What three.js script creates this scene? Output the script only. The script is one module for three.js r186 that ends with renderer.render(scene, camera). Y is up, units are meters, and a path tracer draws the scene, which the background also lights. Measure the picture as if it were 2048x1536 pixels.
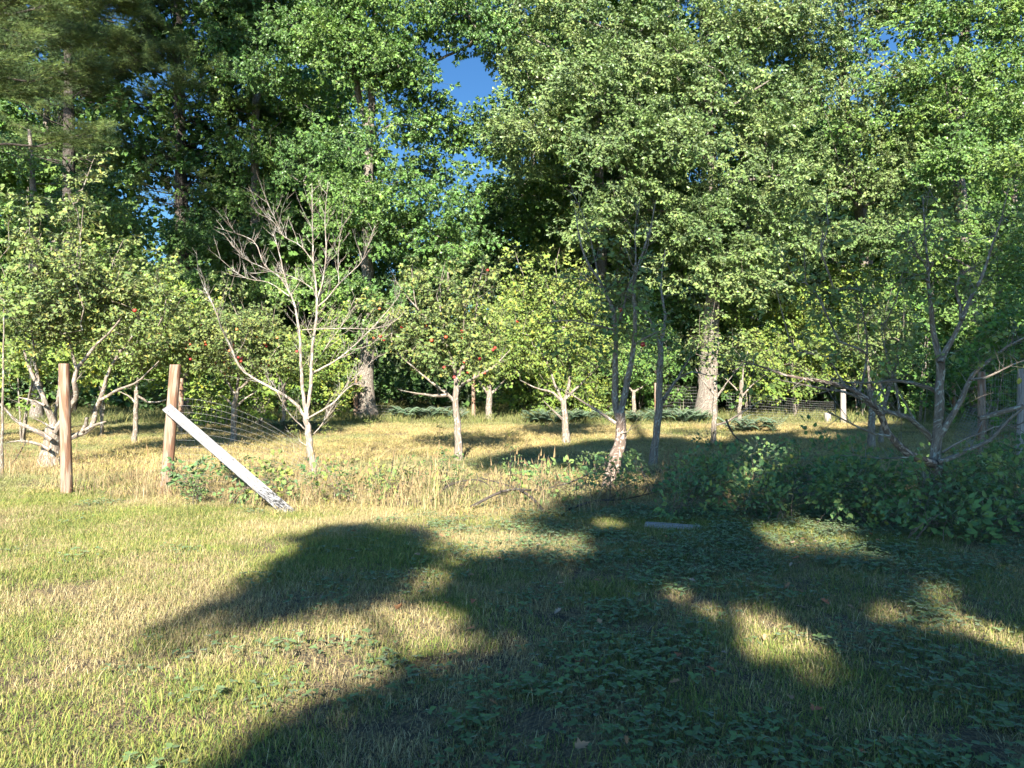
import * as THREE from 'three';
import { mergeGeometries } from 'three/addons/utils/BufferGeometryUtils.js';
import { ImprovedNoise } from 'three/addons/math/ImprovedNoise.js';
import { Sky } from 'three/addons/objects/Sky.js';

// ------------------------------------------------------------------ camera, sky, sun, exposure
const scene = new THREE.Scene();
const EYE = 1.65, FOCAL = 1490;                        // eye height in metres, focal length in pixels of the 2048 px photograph
const camera = new THREE.PerspectiveCamera(2 * Math.atan(768 / FOCAL) * 180 / Math.PI, 4 / 3, 0.1, 1500);
camera.position.set(0, EYE, 0);
camera.lookAt(0, EYE, -10);
scene.add(camera);
const SUN_EL = 32 * Math.PI / 180, SHADOW_RIGHT = 0.10;
const sunDir = new THREE.Vector3(-SHADOW_RIGHT, 0, 1).normalize().multiplyScalar(Math.cos(SUN_EL)).setY(Math.sin(SUN_EL)).normalize();
const sky = new Sky();
sky.name = 'sky'; sky.userData.kind = 'structure'; sky.scale.setScalar(1000);
sky.material.uniforms.sunPosition.value.copy(sunDir);
sky.material.uniforms.turbidity.value = 1.6;
sky.material.uniforms.rayleigh.value = 1.5;
sky.material.uniforms.mieCoefficient.value = 0.003;
sky.material.uniforms.cloudCoverage.value = 0;
scene.add(sky);
scene.environmentIntensity = 0.1;
const sun = new THREE.DirectionalLight(new THREE.Color().setRGB(1.0, 0.94, 0.83), 4.9);
sun.name = 'sun';
sun.target.position.set(0, 0, -15); sun.position.copy(sunDir).multiplyScalar(80).add(sun.target.position);
sun.castShadow = true; sun.shadow.mapSize.set(4096, 4096);
Object.assign(sun.shadow.camera, { left: -40, right: 40, top: 40, bottom: -40, near: 1, far: 220 });
scene.add(sun, sun.target);
const renderer = new THREE.WebGLRenderer({ antialias: true });
renderer.toneMapping = THREE.LinearToneMapping;
renderer.toneMappingExposure = 4.2;
renderer.shadowMap.enabled = true;

// ------------------------------------------------------------------ helpers
const V = (x, y, z) => new THREE.Vector3(x, y, z);
function rng(seed) { let a = seed >>> 0; return () => { a = (a + 0x6d2b79f5) | 0; let t = Math.imul(a ^ (a >>> 15), 1 | a); t = (t + Math.imul(t ^ (t >>> 7), 61 | t)) ^ t; return ((t ^ (t >>> 14)) >>> 0) / 4294967296; }; }
const noise = new ImprovedNoise();
const fbm = (x, y, z = 0, o = 3) => { let s = 0, a = 0.5; for (let i = 0; i < o; i++) { s += a * noise.noise(x, y, z + i * 7.3); x *= 2.03; y *= 2.03; a *= 0.5; } return s; };
const lerp = (a, b, t) => a + (b - a) * t;
const clamp = (x, a = 0, b = 1) => Math.min(b, Math.max(a, x));
const smooth = (a, b, x) => { const t = clamp((x - a) / (b - a)); return t * t * (3 - 2 * t); };
// a point of the place, surveyed from the photograph: column and row seen from the eye, distance along the view in metres
const at = (px, py, d) => V((px - 1024) / FOCAL * d, EYE - (py - 768) / FOCAL * d, -d);
const groundH = (x, z) => 0.10 * fbm(x * 0.13, z * 0.13, 3.1) + 0.05 * fbm(x * 0.5, z * 0.5, 9.2) + 0.012 * smooth(12, 30, -z) * (-z - 12);
const onGround = (px, d) => { const x = (px - 1024) / FOCAL * d; return V(x, groundH(x, -d), -d); };
const taken = new Map();
function numbered(name) { const n = taken.get(name) ?? 0; taken.set(name, n + 1); return n ? name + '_' + String(n).padStart(3, '0') : name; }
function tag(o, label, category, group, kind) { o.userData.label = label; o.userData.category = category; if (group) o.userData.group = group; if (kind) o.userData.kind = kind; return o; }
function thing(name, label, category, base, group) { const g = new THREE.Group(); g.name = numbered(name); g.position.copy(base); scene.add(g); return tag(g, label, category, group); }
function shade(m) { m.castShadow = true; m.receiveShadow = true; return m; }
function part(parent, name, geo, material, kind) {
  if (parent !== scene) geo.translate(-parent.position.x, -parent.position.y, -parent.position.z);
  const m = shade(new THREE.Mesh(geo, material)); m.name = parent === scene ? numbered(name) : name; if (kind) m.userData.kind = kind; parent.add(m); return m;
}
function copies(parent, name, geo, material, list, kind = 'stuff') {            // list of {m: Matrix4, c: [r, g, b]}
  const im = shade(new THREE.InstancedMesh(geo, material, list.length)); im.name = parent === scene ? numbered(name) : name;
  const off = parent === scene ? V(0, 0, 0) : parent.position, c = new THREE.Color(), t = new THREE.Matrix4().makeTranslation(-off.x, -off.y, -off.z), m = new THREE.Matrix4();
  list.forEach((e, i) => { im.setMatrixAt(i, m.multiplyMatrices(t, e.m)); im.setColorAt(i, c.setRGB(e.c[0], e.c[1], e.c[2])); });
  im.userData.kind = kind; parent.add(im); return im;
}
class Build {                                          // collects triangles with colours and uv in metres
  constructor() { this.p = []; this.c = []; this.u = []; this.i = []; }
  v(x, y, z, c = [1, 1, 1], u = 0, w = 0) { this.p.push(x, y, z); this.c.push(c[0], c[1], c[2]); this.u.push(u, w); return this.p.length / 3 - 1; }
  tri(a, b, c) { this.i.push(a, b, c); }
  quad(a, b, c, d) { this.i.push(a, b, c, a, c, d); }
  tube(pts, radii, sides = 6, rough = 0, c = [1, 1, 1], cap = true) {
    const n = pts.length; if (n < 2) return this;
    let t = V(0, 0, 0).subVectors(pts[1], pts[0]).normalize(), nx = Math.abs(t.y) < 0.9 ? V(0, 1, 0) : V(1, 0, 0), a = V(0, 0, 0).crossVectors(nx, t).normalize(), b = V(0, 0, 0), len = 0;
    const rings = [];
    for (let k = 0; k < n; k++) {
      const q = pts[k], d = V(0, 0, 0).subVectors(pts[Math.min(n - 1, k + 1)], pts[Math.max(0, k - 1)]);
      if (d.lengthSq() > 1e-12) t = d.normalize();
      a.addScaledVector(t, -a.dot(t)).normalize(); b.crossVectors(t, a);
      if (k) len += q.distanceTo(pts[k - 1]);
      const r = Array.isArray(radii) ? radii[k] : radii, ring = [];
      for (let s = 0; s <= sides; s++) {
        const f = s % sides / sides * Math.PI * 2, rr = r * (1 + rough * noise.noise(Math.cos(f) * 1.3 + q.x * 3, Math.sin(f) * 1.3 + q.z * 3, len * 2.2));
        const x = Math.cos(f) * rr, y = Math.sin(f) * rr;
        ring.push(this.v(q.x + a.x * x + b.x * y, q.y + a.y * x + b.y * y, q.z + a.z * x + b.z * y, c, s / sides * Math.max(0.12, Math.round(Math.PI * 2 * r / 0.24) * 0.24), len));
      }
      rings.push(ring);
    }
    for (let k = 0; k + 1 < n; k++) for (let s = 0; s < sides; s++) this.quad(rings[k][s], rings[k][s + 1], rings[k + 1][s + 1], rings[k + 1][s]);
    if (cap) for (const [ring, q] of [[rings[0], pts[0]], [rings[n - 1], pts[n - 1]]]) { const m = this.v(q.x, q.y, q.z, c, 0, 0); for (let s = 0; s < sides; s++) this.tri(m, ring[s], ring[s + 1]); }
    return this;
  }
  geo() {
    const g = new THREE.BufferGeometry();
    g.setAttribute('position', new THREE.Float32BufferAttribute(this.p, 3)); g.setAttribute('color', new THREE.Float32BufferAttribute(this.c, 3)); g.setAttribute('uv', new THREE.Float32BufferAttribute(this.u, 2));
    g.setIndex(this.i); g.computeVertexNormals(); return g;
  }
}
const curve = (pts, step) => { const c = new THREE.CatmullRomCurve3(pts, false, 'centripetal'); return c.getSpacedPoints(Math.max(2, Math.ceil(c.getLength() / step))); };
// ------------------------------------------------------------------ textures
function texture(n, m, f, srgb = true) {
  const d = new Uint8Array(n * m * 4);
  for (let y = 0; y < m; y++) for (let x = 0; x < n; x++) { const c = f(x / n, y / m), i = (y * n + x) * 4; for (let k = 0; k < 3; k++) d[i + k] = clamp(c[k]) * 255; d[i + 3] = 255; }
  const t = new THREE.DataTexture(d, n, m); t.wrapS = t.wrapT = THREE.RepeatWrapping; t.magFilter = THREE.LinearFilter; t.minFilter = THREE.LinearMipmapLinearFilter; t.generateMipmaps = true;
  if (srgb) t.colorSpace = THREE.SRGBColorSpace; t.needsUpdate = true; return t;
}
// noise that repeats over the unit square
const loop = (u, v, fu, fv, s) => { const a = u * Math.PI * 2, b = v * Math.PI * 2; return noise.noise(Math.cos(a) * fu + s, Math.sin(a) * fu + Math.cos(b) * fv, Math.sin(b) * fv + s * 1.7); };
const barkH = (u, v) => 0.5 + 0.45 * loop(u, v, 3.2, 1.1, 4.4) + 0.35 * loop(u, v, 7, 3, 8.1) + 0.2 * loop(u, v, 14, 12, 1.1);
const barkBump = texture(256, 512, (u, v) => { const h = barkH(u, v); return [h, h, h]; }, false);
const barkTex = (lo, hi, lichen, amount) => texture(256, 512, (u, v) => {
  const h = clamp(barkH(u, v)), l = smooth(amount, amount + 0.12, loop(u, v, 2.2, 3.1, 21) + 0.4 * loop(u, v, 9, 9, 2)), g = 0.12 * loop(u, v, 20, 20, 6);
  return [0, 1, 2].map((k) => lerp(lerp(lo[k], hi[k], h), lichen[k], l) * (1 + g));
});
const barkMat = (lo, hi, lichen, amount, scale = 0.02) => {
  const t = barkTex(lo, hi, lichen, amount); t.repeat.set(1 / 0.48, 1 / 0.96); const b = barkBump.clone(); b.repeat.set(1 / 0.48, 1 / 0.96);
  return new THREE.MeshStandardMaterial({ map: t, bumpMap: b, bumpScale: scale, roughness: 0.92 });
};
const oakBark = barkMat([0.32, 0.28, 0.25], [0.62, 0.57, 0.52], [0.60, 0.60, 0.54], 0.28, 0.03);
const pineBark = barkMat([0.19, 0.165, 0.145], [0.38, 0.34, 0.31], [0.46, 0.46, 0.42], 0.4, 0.03);
const appleBark = barkMat([0.34, 0.29, 0.25], [0.60, 0.55, 0.49], [0.62, 0.62, 0.57], 0.3, 0.008);
const deadBark = barkMat([0.42, 0.37, 0.33], [0.66, 0.60, 0.54], [0.68, 0.67, 0.63], 0.24, 0.006);
const peelBark = barkMat([0.30, 0.25, 0.22], [0.54, 0.46, 0.40], [0.66, 0.60, 0.54], 0.16, 0.02);
const twigMat = new THREE.MeshStandardMaterial({ color: new THREE.Color().setRGB(0.22, 0.18, 0.15), roughness: 0.9, vertexColors: true });

// ------------------------------------------------------------------ leaves
const leafMat = (gloss = 0.35, through = 0.3) => new THREE.MeshPhysicalMaterial({ color: 0xffffff, vertexColors: true, roughness: 0.95, transmission: through, thickness: 0, clearcoat: gloss, clearcoatRoughness: 0.3, side: THREE.DoubleSide });
const broadLeaf = leafMat(0.5, 0.3), appleLeaf = leafMat(0.3, 0.3), softLeaf = leafMat(0.06, 0.3), needleMat = leafMat(0.15, 0.15);
const grassMat = new THREE.MeshPhysicalMaterial({ color: 0xffffff, vertexColors: true, roughness: 0.9, transmission: 0.25, thickness: 0, side: THREE.DoubleSide });
const OUTLINE = {
  oak: [[0, 0.02], [0.16, 0.1], [0.27, 0.24], [0.36, 0.1], [0.52, 0.34], [0.62, 0.13], [0.78, 0.24], [0.86, 0.09], [1, 0.0]],
  maple: [[0, 0.03], [0.1, 0.3], [0.22, 0.22], [0.42, 0.5], [0.5, 0.2], [0.68, 0.22], [0.75, 0.1], [1, 0]],
  oval: [[0, 0.02], [0.22, 0.22], [0.5, 0.3], [0.78, 0.18], [1, 0]],
  simple: [[0, 0.05], [0.4, 0.36], [0.7, 0.25], [1, 0]],
  blade: [[0, 0.02], [0.3, 0.035], [0.7, 0.025], [1, 0]],
  toothed: [[0, 0.03], [0.18, 0.26], [0.3, 0.27], [0.45, 0.33], [0.52, 0.27], [0.7, 0.2], [0.76, 0.13], [1, 0]],
};
function leaf(b, o, dir, up, len, shape, c, fold = 0.25, bend = 0.15) {   // a folded, bent blade from o along dir
  const s = V(0, 0, 0).crossVectors(dir, up).normalize(), n = V(0, 0, 0).crossVectors(s, dir).normalize(), rows = [];
  for (const [t, w] of OUTLINE[shape]) {
    const q = V(0, 0, 0).copy(o).addScaledVector(dir, t * len).addScaledVector(n, -bend * len * t * t), row = [b.v(q.x, q.y, q.z, c)];
    if (w > 0) for (const k of [-1, 1]) row.push(b.v(q.x + (s.x * k + n.x * fold) * w * len, q.y + (s.y * k + n.y * fold) * w * len, q.z + (s.z * k + n.z * fold) * w * len, c));
    rows.push(row);
  }
  for (let k = 0; k + 1 < rows.length; k++) {
    const [m, l, r] = rows[k], [m2, l2, r2] = rows[k + 1];
    if (l2 === undefined) { b.tri(m, m2, l); b.tri(m, r, m2); } else { b.quad(m, m2, l2, l); b.quad(m, r, r2, m2); }
  }
}
function randDir(r) { const z = r() * 2 - 1, a = r() * Math.PI * 2, q = Math.sqrt(1 - z * z); return V(q * Math.cos(a), z, q * Math.sin(a)); }
// a leafy spray that grows along +y, flat side towards +z
function spray(seed, { length, leaves, leafLen, shape, spread = 0.75, droop = 0.15, vary = 0.25, twig = 0.004, yellow = 0 }) {
  const r = rng(seed), b = new Build(), tw = [0.55, 0.42, 0.3], side = [];
  b.tube([V(0, 0, 0), V(0.02 * length, length * 0.5, 0.01), V(0, length, -droop * length * 0.3)], [twig, twig * 0.8, twig * 0.4], 3, 0, tw, false);
  const stems = [[V(0, 0, 0), V(0, length, -droop * length * 0.3)]];
  for (let k = 0; k < 4; k++) {
    const t = 0.2 + 0.17 * k, a = (k % 2 ? 1 : -1) * (0.7 + r() * 0.4), o = V(0, t * length, 0), e = V(Math.sin(a), Math.cos(a), (r() - 0.5) * 0.8).multiplyScalar(length * spread * (0.75 - t * 0.5)).add(o);
    b.tube([o, e], [twig * 0.7, twig * 0.3], 3, 0, tw, false); stems.push([o, e]);
  }
  for (let k = 0; k < leaves; k++) {
    const [o, e] = stems[Math.floor(r() * stems.length)], t = 0.25 + 0.78 * Math.sqrt(r()), q = V(0, 0, 0).lerpVectors(o, e, t), d = V(0, 0, 0).subVectors(e, o).normalize();
    d.addScaledVector(randDir(r), 0.9).normalize();
    const up = V(0, 0.15, 1).addScaledVector(randDir(r), 0.75).normalize(), g = 1 + (r() - 0.5) * 2 * vary, y = r() < yellow ? 0.6 : 0;
    leaf(b, q, d, up, leafLen * (0.5 + 0.85 * r()), shape, [g * (1 + 0.25 * (r() - 0.5) + y * 1.3), g * (1 + y * 0.35), g * (1 + 0.3 * (r() - 0.5) - y * 0.2)], 0.1 + 0.3 * r(), 0.05 + 0.3 * r());
  }
  return b.geo();
}
function needles(seed, length = 0.6, tufts = 24, nl = 0.13) {
  const r = rng(seed), b = new Build(), stems = [[V(0, 0, 0), V(0, length, 0)]], tw = [0.7, 0.5, 0.35];
  b.tube([V(0, 0, 0), V(0, length, 0)], [0.006, 0.002], 3, 0, tw, false);
  for (let k = 0; k < 7; k++) { const t = 0.1 + 0.12 * k, a = (k % 2 ? 1 : -1) * (0.6 + 0.4 * r()), o = V(0, t * length, 0), e = V(Math.sin(a), Math.cos(a), (r() - 0.3) * 0.4).multiplyScalar(length * (0.6 - 0.4 * t)).add(o); b.tube([o, e], [0.004, 0.002], 3, 0, tw, false); stems.push([o, e]); }
  for (let k = 0; k < tufts; k++) {
    const [o, e] = stems[k % stems.length], q = V(0, 0, 0).lerpVectors(o, e, 0.3 + 0.75 * r()), ax = V(0, 0, 0).subVectors(e, o).normalize();
    for (let j = 0; j < 9; j++) {
      const d = V(0, 0, 0).copy(ax).addScaledVector(randDir(r), 0.85).add(V(0, 0.05, 0.25)).normalize(), s = V(0, 0, 0).crossVectors(d, randDir(r)).normalize().multiplyScalar(0.0036), L = nl * (0.7 + 0.5 * r()), g = 0.75 + 0.5 * r(), c = [g, g, g];
      b.tri(b.v(q.x - s.x, q.y - s.y, q.z - s.z, c), b.v(q.x + s.x, q.y + s.y, q.z + s.z, c), b.v(q.x + d.x * L, q.y + d.y * L, q.z + d.z * L, c));
    }
  }
  return b.geo();
}
const SPRAY = {
  oak: [1, 2].map((s) => spray(s, { length: 0.62, leaves: 38, leafLen: 0.125, shape: 'oak', yellow: 0.02 })),
  maple: [3, 4].map((s) => spray(s, { length: 0.6, leaves: 34, leafLen: 0.105, shape: 'maple', yellow: 0.03 })),
  far: [5, 6].map((s) => spray(s, { length: 1.0, leaves: 34, leafLen: 0.2, shape: 'simple' })),
  apple: [7, 8].map((s) => spray(s, { length: 0.34, leaves: 17, leafLen: 0.068, shape: 'oval', twig: 0.003, yellow: 0.05 })),
  bush: [9, 10].map((s) => spray(s, { length: 0.4, leaves: 18, leafLen: 0.085, shape: 'simple', twig: 0.003, yellow: 0.08 })),
  bramble: [11, 12].map((s) => spray(s, { length: 0.34, leaves: 13, leafLen: 0.066, shape: 'toothed', twig: 0.003, spread: 0.9, droop: 0.3, yellow: 0.04 })),
  sparse: [13, 14].map((s) => spray(s, { length: 0.36, leaves: 9, leafLen: 0.07, shape: 'oval', twig: 0.003 })),
  pine: [15, 16].map((s) => needles(s)),
};
const tmpQ = new THREE.Quaternion();
function place(p, dir, up, s) {                          // y axis along dir, z axis towards up
  const y = dir.clone().normalize(), x = V(0, 0, 0).crossVectors(y, up).normalize(); if (x.lengthSq() < 0.5) x.set(1, 0, 0); const z = V(0, 0, 0).crossVectors(x, y);
  return new THREE.Matrix4().makeBasis(x, y, z).scale(V(s, s, s)).setPosition(p);
}
// ------------------------------------------------------------------ trees
// lobes of a crown -> clumps; a clump is where one leafy bough ends
function lobeClumps(r, lobes, perM3, size, flat = 0.75, keep = null, even = 0.42) {
  const out = [];
  for (const [c, rx, ry, rz, k = 1] of lobes) {
    const n = Math.max(2, Math.round(4.19 * rx * ry * rz * perM3 * k));
    for (let j = 0; j < n; j++) { const d = randDir(r).multiplyScalar(Math.pow(r(), even)), p = V(c.x + d.x * rx, c.y + d.y * ry, c.z + d.z * rz); if (p.y > 0.1 && (!keep || keep(p))) out.push({ p, r: size * (0.7 + 0.6 * r()), flat }); }
  }
  return out;
}
// a lobe given by column, row and half sizes in the photograph, at a distance
const lobe = (px, py, rx, ry, d, rz, k) => [at(px, py, d), rx / FOCAL * d, ry / FOCAL * d, rz ?? rx / FOCAL * d, k];
// boughs that join every clump to the nearest wood below it; returns tubes
function boughs(r, wood, clumps, { tip = 0.006, most = 0.09, step = 0.7, power = 0.45, wander = 0.12 }) {
  const nodes = wood.map((p) => ({ p, up: -1, n: 0 })), first = nodes.length, ends = [];
  const dist = (c) => { let m = 1e9; for (let k = 0; k < first; k++) m = Math.min(m, c.p.distanceToSquared(nodes[k].p)); return m; };
  const order = clumps.map((c) => [dist(c), c]).sort((a, b) => a[0] - b[0]).map((e) => e[1]);
  for (const c of order) {
    let best = 0, cost = 1e9;
    for (let k = 0; k < nodes.length; k++) { const q = nodes[k].p, d = q.distanceTo(c.p), h = Math.hypot(q.x - c.p.x, q.z - c.p.z), v = d + Math.max(0, q.y + 0.25 * h - c.p.y) * 1.3; if (v < cost) { cost = v; best = k; } }
    const a = nodes[best].p, d = a.distanceTo(c.p), m = Math.max(1, Math.ceil(d / step)), sag = V(0, 0, 0).subVectors(c.p, a);
    let up = best;
    for (let j = 1; j <= m; j++) {
      const t = j / m, q = V(0, 0, 0).lerpVectors(a, c.p, t); q.y += 0.14 * d * Math.sin(t * Math.PI) * (sag.y > 0 ? -0.5 : 1);
      if (j < m) q.addScaledVector(randDir(r), wander * Math.min(1, d) * 0.5);
      nodes.push({ p: q, up, n: 0 }); up = nodes.length - 1;
    }
    c.from = a; ends.push(up);
  }
  for (const e of ends) for (let k = e; k >= 0; k = nodes[k].up) nodes[k].n++;
  const radius = (k) => Math.min(most, tip * Math.pow(nodes[k].n, power)), b = new Build(), done = new Uint8Array(nodes.length);
  for (const e of [...ends].sort((x, y) => nodes[y].p.distanceToSquared(nodes[0].p) - nodes[x].p.distanceToSquared(nodes[0].p))) {
    const path = []; let k = e;
    while (k >= first && !done[k]) { path.push(k); done[k] = 1; k = nodes[k].up; }
    if (!path.length) continue;
    const rad = path.map(radius); path.push(k); rad.push(k >= first ? Math.min(radius(k), rad[rad.length - 1] * 1.15) : rad[rad.length - 1] * 1.2);
    rad[0] *= 0.5;
    b.tube(path.map((n) => nodes[n].p), rad, rad[rad.length - 1] > 0.03 ? 7 : rad[rad.length - 1] > 0.012 ? 5 : 4, 0.12, [1, 1, 1], false);
  }
  return b;
}
function sprayList(r, clumps, per, size, colors, { droop = 0.15, hue = 0.35, keep = null } = {}) {
  const list = [];
  for (const c of clumps) {
    const t = r(), n = c.few ? 2 : Math.max(1, Math.round(per * (0.75 + 0.5 * r())));
    for (let k = 0; k < n; k++) {
      const d = randDir(r), q = V(c.p.x + d.x * c.r * Math.pow(r(), 0.5), c.p.y + d.y * c.r * c.flat * Math.pow(r(), 0.5), c.p.z + d.z * c.r * Math.pow(r(), 0.5));
      if (keep && !keep(q)) continue;
      const out = V(d.x, d.y * 0.5 - droop, d.z).addScaledVector(randDir(r), 0.35).normalize(), up = V(0, 0.85, 0.7).addScaledVector(randDir(r), 0.4);
      const m = clamp(t * (1 - hue) + r() * hue), f = m * (colors.length - 1), a = colors[Math.floor(f)], b = colors[Math.min(colors.length - 1, Math.floor(f) + 1)], s = f - Math.floor(f), g = 0.85 + 0.3 * r();
      list.push({ m: place(q, out, up, size * (0.75 + 0.5 * r())), c: [0, 1, 2].map((i) => lerp(a[i], b[i], s) * g) });
    }
  }
  return list;
}
const GREEN = {
  oak: [[0.07, 0.14, 0.026], [0.135, 0.215, 0.045], [0.22, 0.29, 0.078]],
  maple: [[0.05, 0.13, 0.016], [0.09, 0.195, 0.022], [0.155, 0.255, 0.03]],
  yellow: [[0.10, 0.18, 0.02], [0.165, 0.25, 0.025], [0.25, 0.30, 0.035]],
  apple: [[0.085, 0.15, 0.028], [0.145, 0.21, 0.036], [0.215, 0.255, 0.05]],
  pine: [[0.045, 0.09, 0.026], [0.09, 0.15, 0.034], [0.16, 0.22, 0.042]],
  bramble: [[0.07, 0.155, 0.05], [0.105, 0.20, 0.055], [0.19, 0.25, 0.045]],
};
let treeSeed = 100;
/* stems: [[points, radii, barkMaterial?], ...] the first is the trunk; lobes: crown; opts: spray kind etc. */
function tree(name, label, stems, lobes, o) {
  const r = rng(o.seed ?? treeSeed++), base = stems[0][0][0].clone(), g = thing(name, label, o.category ?? 'tree', base, o.group), wood = [];
  stems.forEach(([pts, radii, mat], k) => {
    const fine = curve(pts, o.step ?? 0.3), c = fine.length - 1, rad = fine.map((_, j) => { const f = j / c * (radii.length - 1), i = Math.floor(f); return lerp(radii[i], radii[Math.min(radii.length - 1, i + 1)], f - i); });
    if (k === 0) { rad[0] *= 1.35; if (rad.length > 3) rad[1] *= 1.1; fine[0].y -= 0.15; }
    fine.forEach((q, j) => { if (j && j < c) q.addScaledVector(randDir(r), Math.min(0.02, rad[j] * 0.35)); });
    part(g, k === 0 ? 'trunk' : 'limb', new Build().tube(fine, rad, rad[0] > 0.12 ? 14 : 8, o.rough ?? 0.22).geo(), mat ?? o.bark);
    const y0 = o.branchFrom ?? -1e9; fine.forEach((q) => { if (q.y > y0 || k > 0) wood.push(q); });
  });
  let clumps = [];
  if (lobes && lobes.length) {
    clumps = lobeClumps(r, lobes, o.perM3, o.clump, o.flat, o.keep, o.even);
    for (let k = 0; k < (o.spikes ?? 0); k++) {                     // upright leafy shoots that break the outline
      const c = clumps[Math.floor(r() * clumps.length)], d = V((r() - 0.5) * 0.9, 1, (r() - 0.5) * 0.9).normalize(), L = (o.spikeLen ?? 0.6) * (0.5 + r());
      for (let j = 1; j <= 4; j++) clumps.push({ p: c.p.clone().addScaledVector(d, L * j / 4), r: 0.07, flat: 1, few: 1 });
    }
    part(g, 'branches', boughs(r, wood, clumps, o.wood ?? {}).geo(), o.twigBark ?? o.bark, 'stuff');
    const list = sprayList(r, clumps, o.per, o.size ?? 1, o.colors, o);
    copies(g, 'crown', SPRAY[o.spray][(o.seed ?? treeSeed) % 2], o.leaf ?? broadLeaf, list);
  }
  if (o.apples) {
    const am = appleGeo;
    for (let k = 0; k < o.apples; k++) { let c = clumps[Math.floor(r() * clumps.length)]; for (let j = 0; j < 6 && (c.few || c.p.y > clumps[0].p.y + 0.4); j++) c = clumps[Math.floor(r() * clumps.length)]; const q = c.p.clone().addScaledVector(randDir(r), c.r * 0.5).add(V(0, -0.06, c.r * 1.25)); const m = shade(new THREE.Mesh(am, appleMat[k % appleMat.length])); m.name = 'apple'; m.position.copy(q).sub(g.position); m.rotation.set(r(), r() * 6, r()); m.scale.setScalar((o.appleSize ?? 1) * (0.85 + 0.3 * r())); g.add(m); }
  }
  g.userData.clumps = undefined; delete g.userData.clumps;
  return { g, wood, clumps, r };
}
const appleGeo = new THREE.LatheGeometry([[0, -0.028], [0.012, -0.033], [0.026, -0.026], [0.036, -0.008], [0.038, 0.008], [0.03, 0.026], [0.014, 0.032], [0.004, 0.026], [0, 0.022]].map(([x, y]) => new THREE.Vector2(x, y)), 12);
const appleMat = [[0.42, 0.035, 0.02], [0.5, 0.08, 0.03], [0.36, 0.03, 0.025], [0.55, 0.17, 0.05]].map((c) => new THREE.MeshPhysicalMaterial({ color: new THREE.Color().setRGB(...c), roughness: 0.45, clearcoat: 0.3 }));
// ------------------------------------------------------------------ ground
{
  const xs = [], zs = [];
  for (let x = -260; x <= 260;) { xs.push(x); x += Math.abs(x) < 26 ? 0.35 : Math.abs(x) < 60 ? 3 : 20; }
  for (let z = 60; z >= -320;) { zs.push(z); z -= z < 6 && z > -40 ? 0.35 : z > -80 ? 3 : 20; }
  const b = new Build();
  for (const z of zs) for (const x of xs) b.v(x, groundH(x, z), z, [1, 1, 1], x / 3, -z / 3);
  const n = xs.length;
  for (let j = 0; j + 1 < zs.length; j++) for (let i = 0; i + 1 < n; i++) b.quad(j * n + i, j * n + i + 1, (j + 1) * n + i + 1, (j + 1) * n + i);
  const soil = texture(512, 512, (u, v) => {
    const a = loop(u, v, 4, 4, 1.3), f = loop(u, v, 30, 30, 5.2), s = loop(u, v, 60, 14, 7.9), t = clamp(0.5 + a + 0.5 * f), k = smooth(0.1, 0.3, s);
    return [lerp(lerp(0.24, 0.42, t), 0.58, k * 0.5), lerp(lerp(0.20, 0.36, t), 0.49, k * 0.5), lerp(lerp(0.15, 0.24, t), 0.33, k * 0.5)].map((c) => c * (1 + 0.25 * f));
  });
  const bump = texture(512, 512, (u, v) => { const h = 0.5 + 0.4 * loop(u, v, 30, 30, 5.2) + 0.4 * loop(u, v, 60, 60, 2.2); return [h, h, h]; }, false);
  const g = part(scene, 'ground', b.geo(), new THREE.MeshStandardMaterial({ map: soil, bumpMap: bump, bumpScale: 0.02, roughness: 1 }));
  g.userData.kind = 'structure'; g.userData.label = 'thatchy brown soil under the lawn, meadow and woods'; g.userData.category = 'ground';
}
// ------------------------------------------------------------------ grass
function grassPatch(seed, { n, radius, h0, h1, w, lean, cols, curl = 0.5, heads = 0 }) {
  const r = rng(seed), b = new Build();
  for (let k = 0; k < n; k++) {
    const a = r() * 6.283, q = radius * Math.sqrt(r()), x = Math.cos(a) * q, z = Math.sin(a) * q, h = lerp(h0, h1, r() * r()), f = r() * 6.283, l = lean * (0.3 + r()), dx = Math.cos(f) * l, dz = Math.sin(f) * l, p = f + 1.57 + (r() - 0.5), sx = Math.cos(p) * w * (0.6 + 0.8 * r()) / 2, sz = Math.sin(p) * w / 2;
    const c0 = cols[Math.floor(r() * cols.length)], g = 0.75 + 0.5 * r(), c = c0.map((v) => v * g), rows = [];
    for (let j = 0; j < 3; j++) { const t = j / 3, y = h * t * (1 - curl * l * t * 0.3), o = h * (t * 0.35 + t * t * curl); const wd = 1 - 0.3 * t; rows.push([b.v(x + dx * o - sx * wd, y, z + dz * o - sz * wd, c), b.v(x + dx * o + sx * wd, y, z + dz * o + sz * wd, c)]); }
    const o = h * (0.35 + curl), y = h * (1 - curl * l * 0.45), tip = b.v(x + dx * o, y, z + dz * o, c);
    b.quad(rows[0][0], rows[0][1], rows[1][1], rows[1][0]); b.quad(rows[1][0], rows[1][1], rows[2][1], rows[2][0]); b.tri(rows[2][0], rows[2][1], tip);
    if (r() < heads) { const hx = x + dx * o, hz = z + dz * o, e = w * 2.2, cc = [0.34 * g, 0.25 * g, 0.12 * g]; for (let m = 0; m < 3; m++) { const ang = m * 1.05; b.tri(b.v(hx - Math.cos(ang) * e, y - h * 0.12, hz - Math.sin(ang) * e, cc), b.v(hx + Math.cos(ang) * e, y - h * 0.1, hz + Math.sin(ang) * e, cc), b.v(hx + dx * h * 0.1, y + h * 0.1, hz + dz * h * 0.1, cc)); } }
  }
  return b.geo();
}
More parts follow.
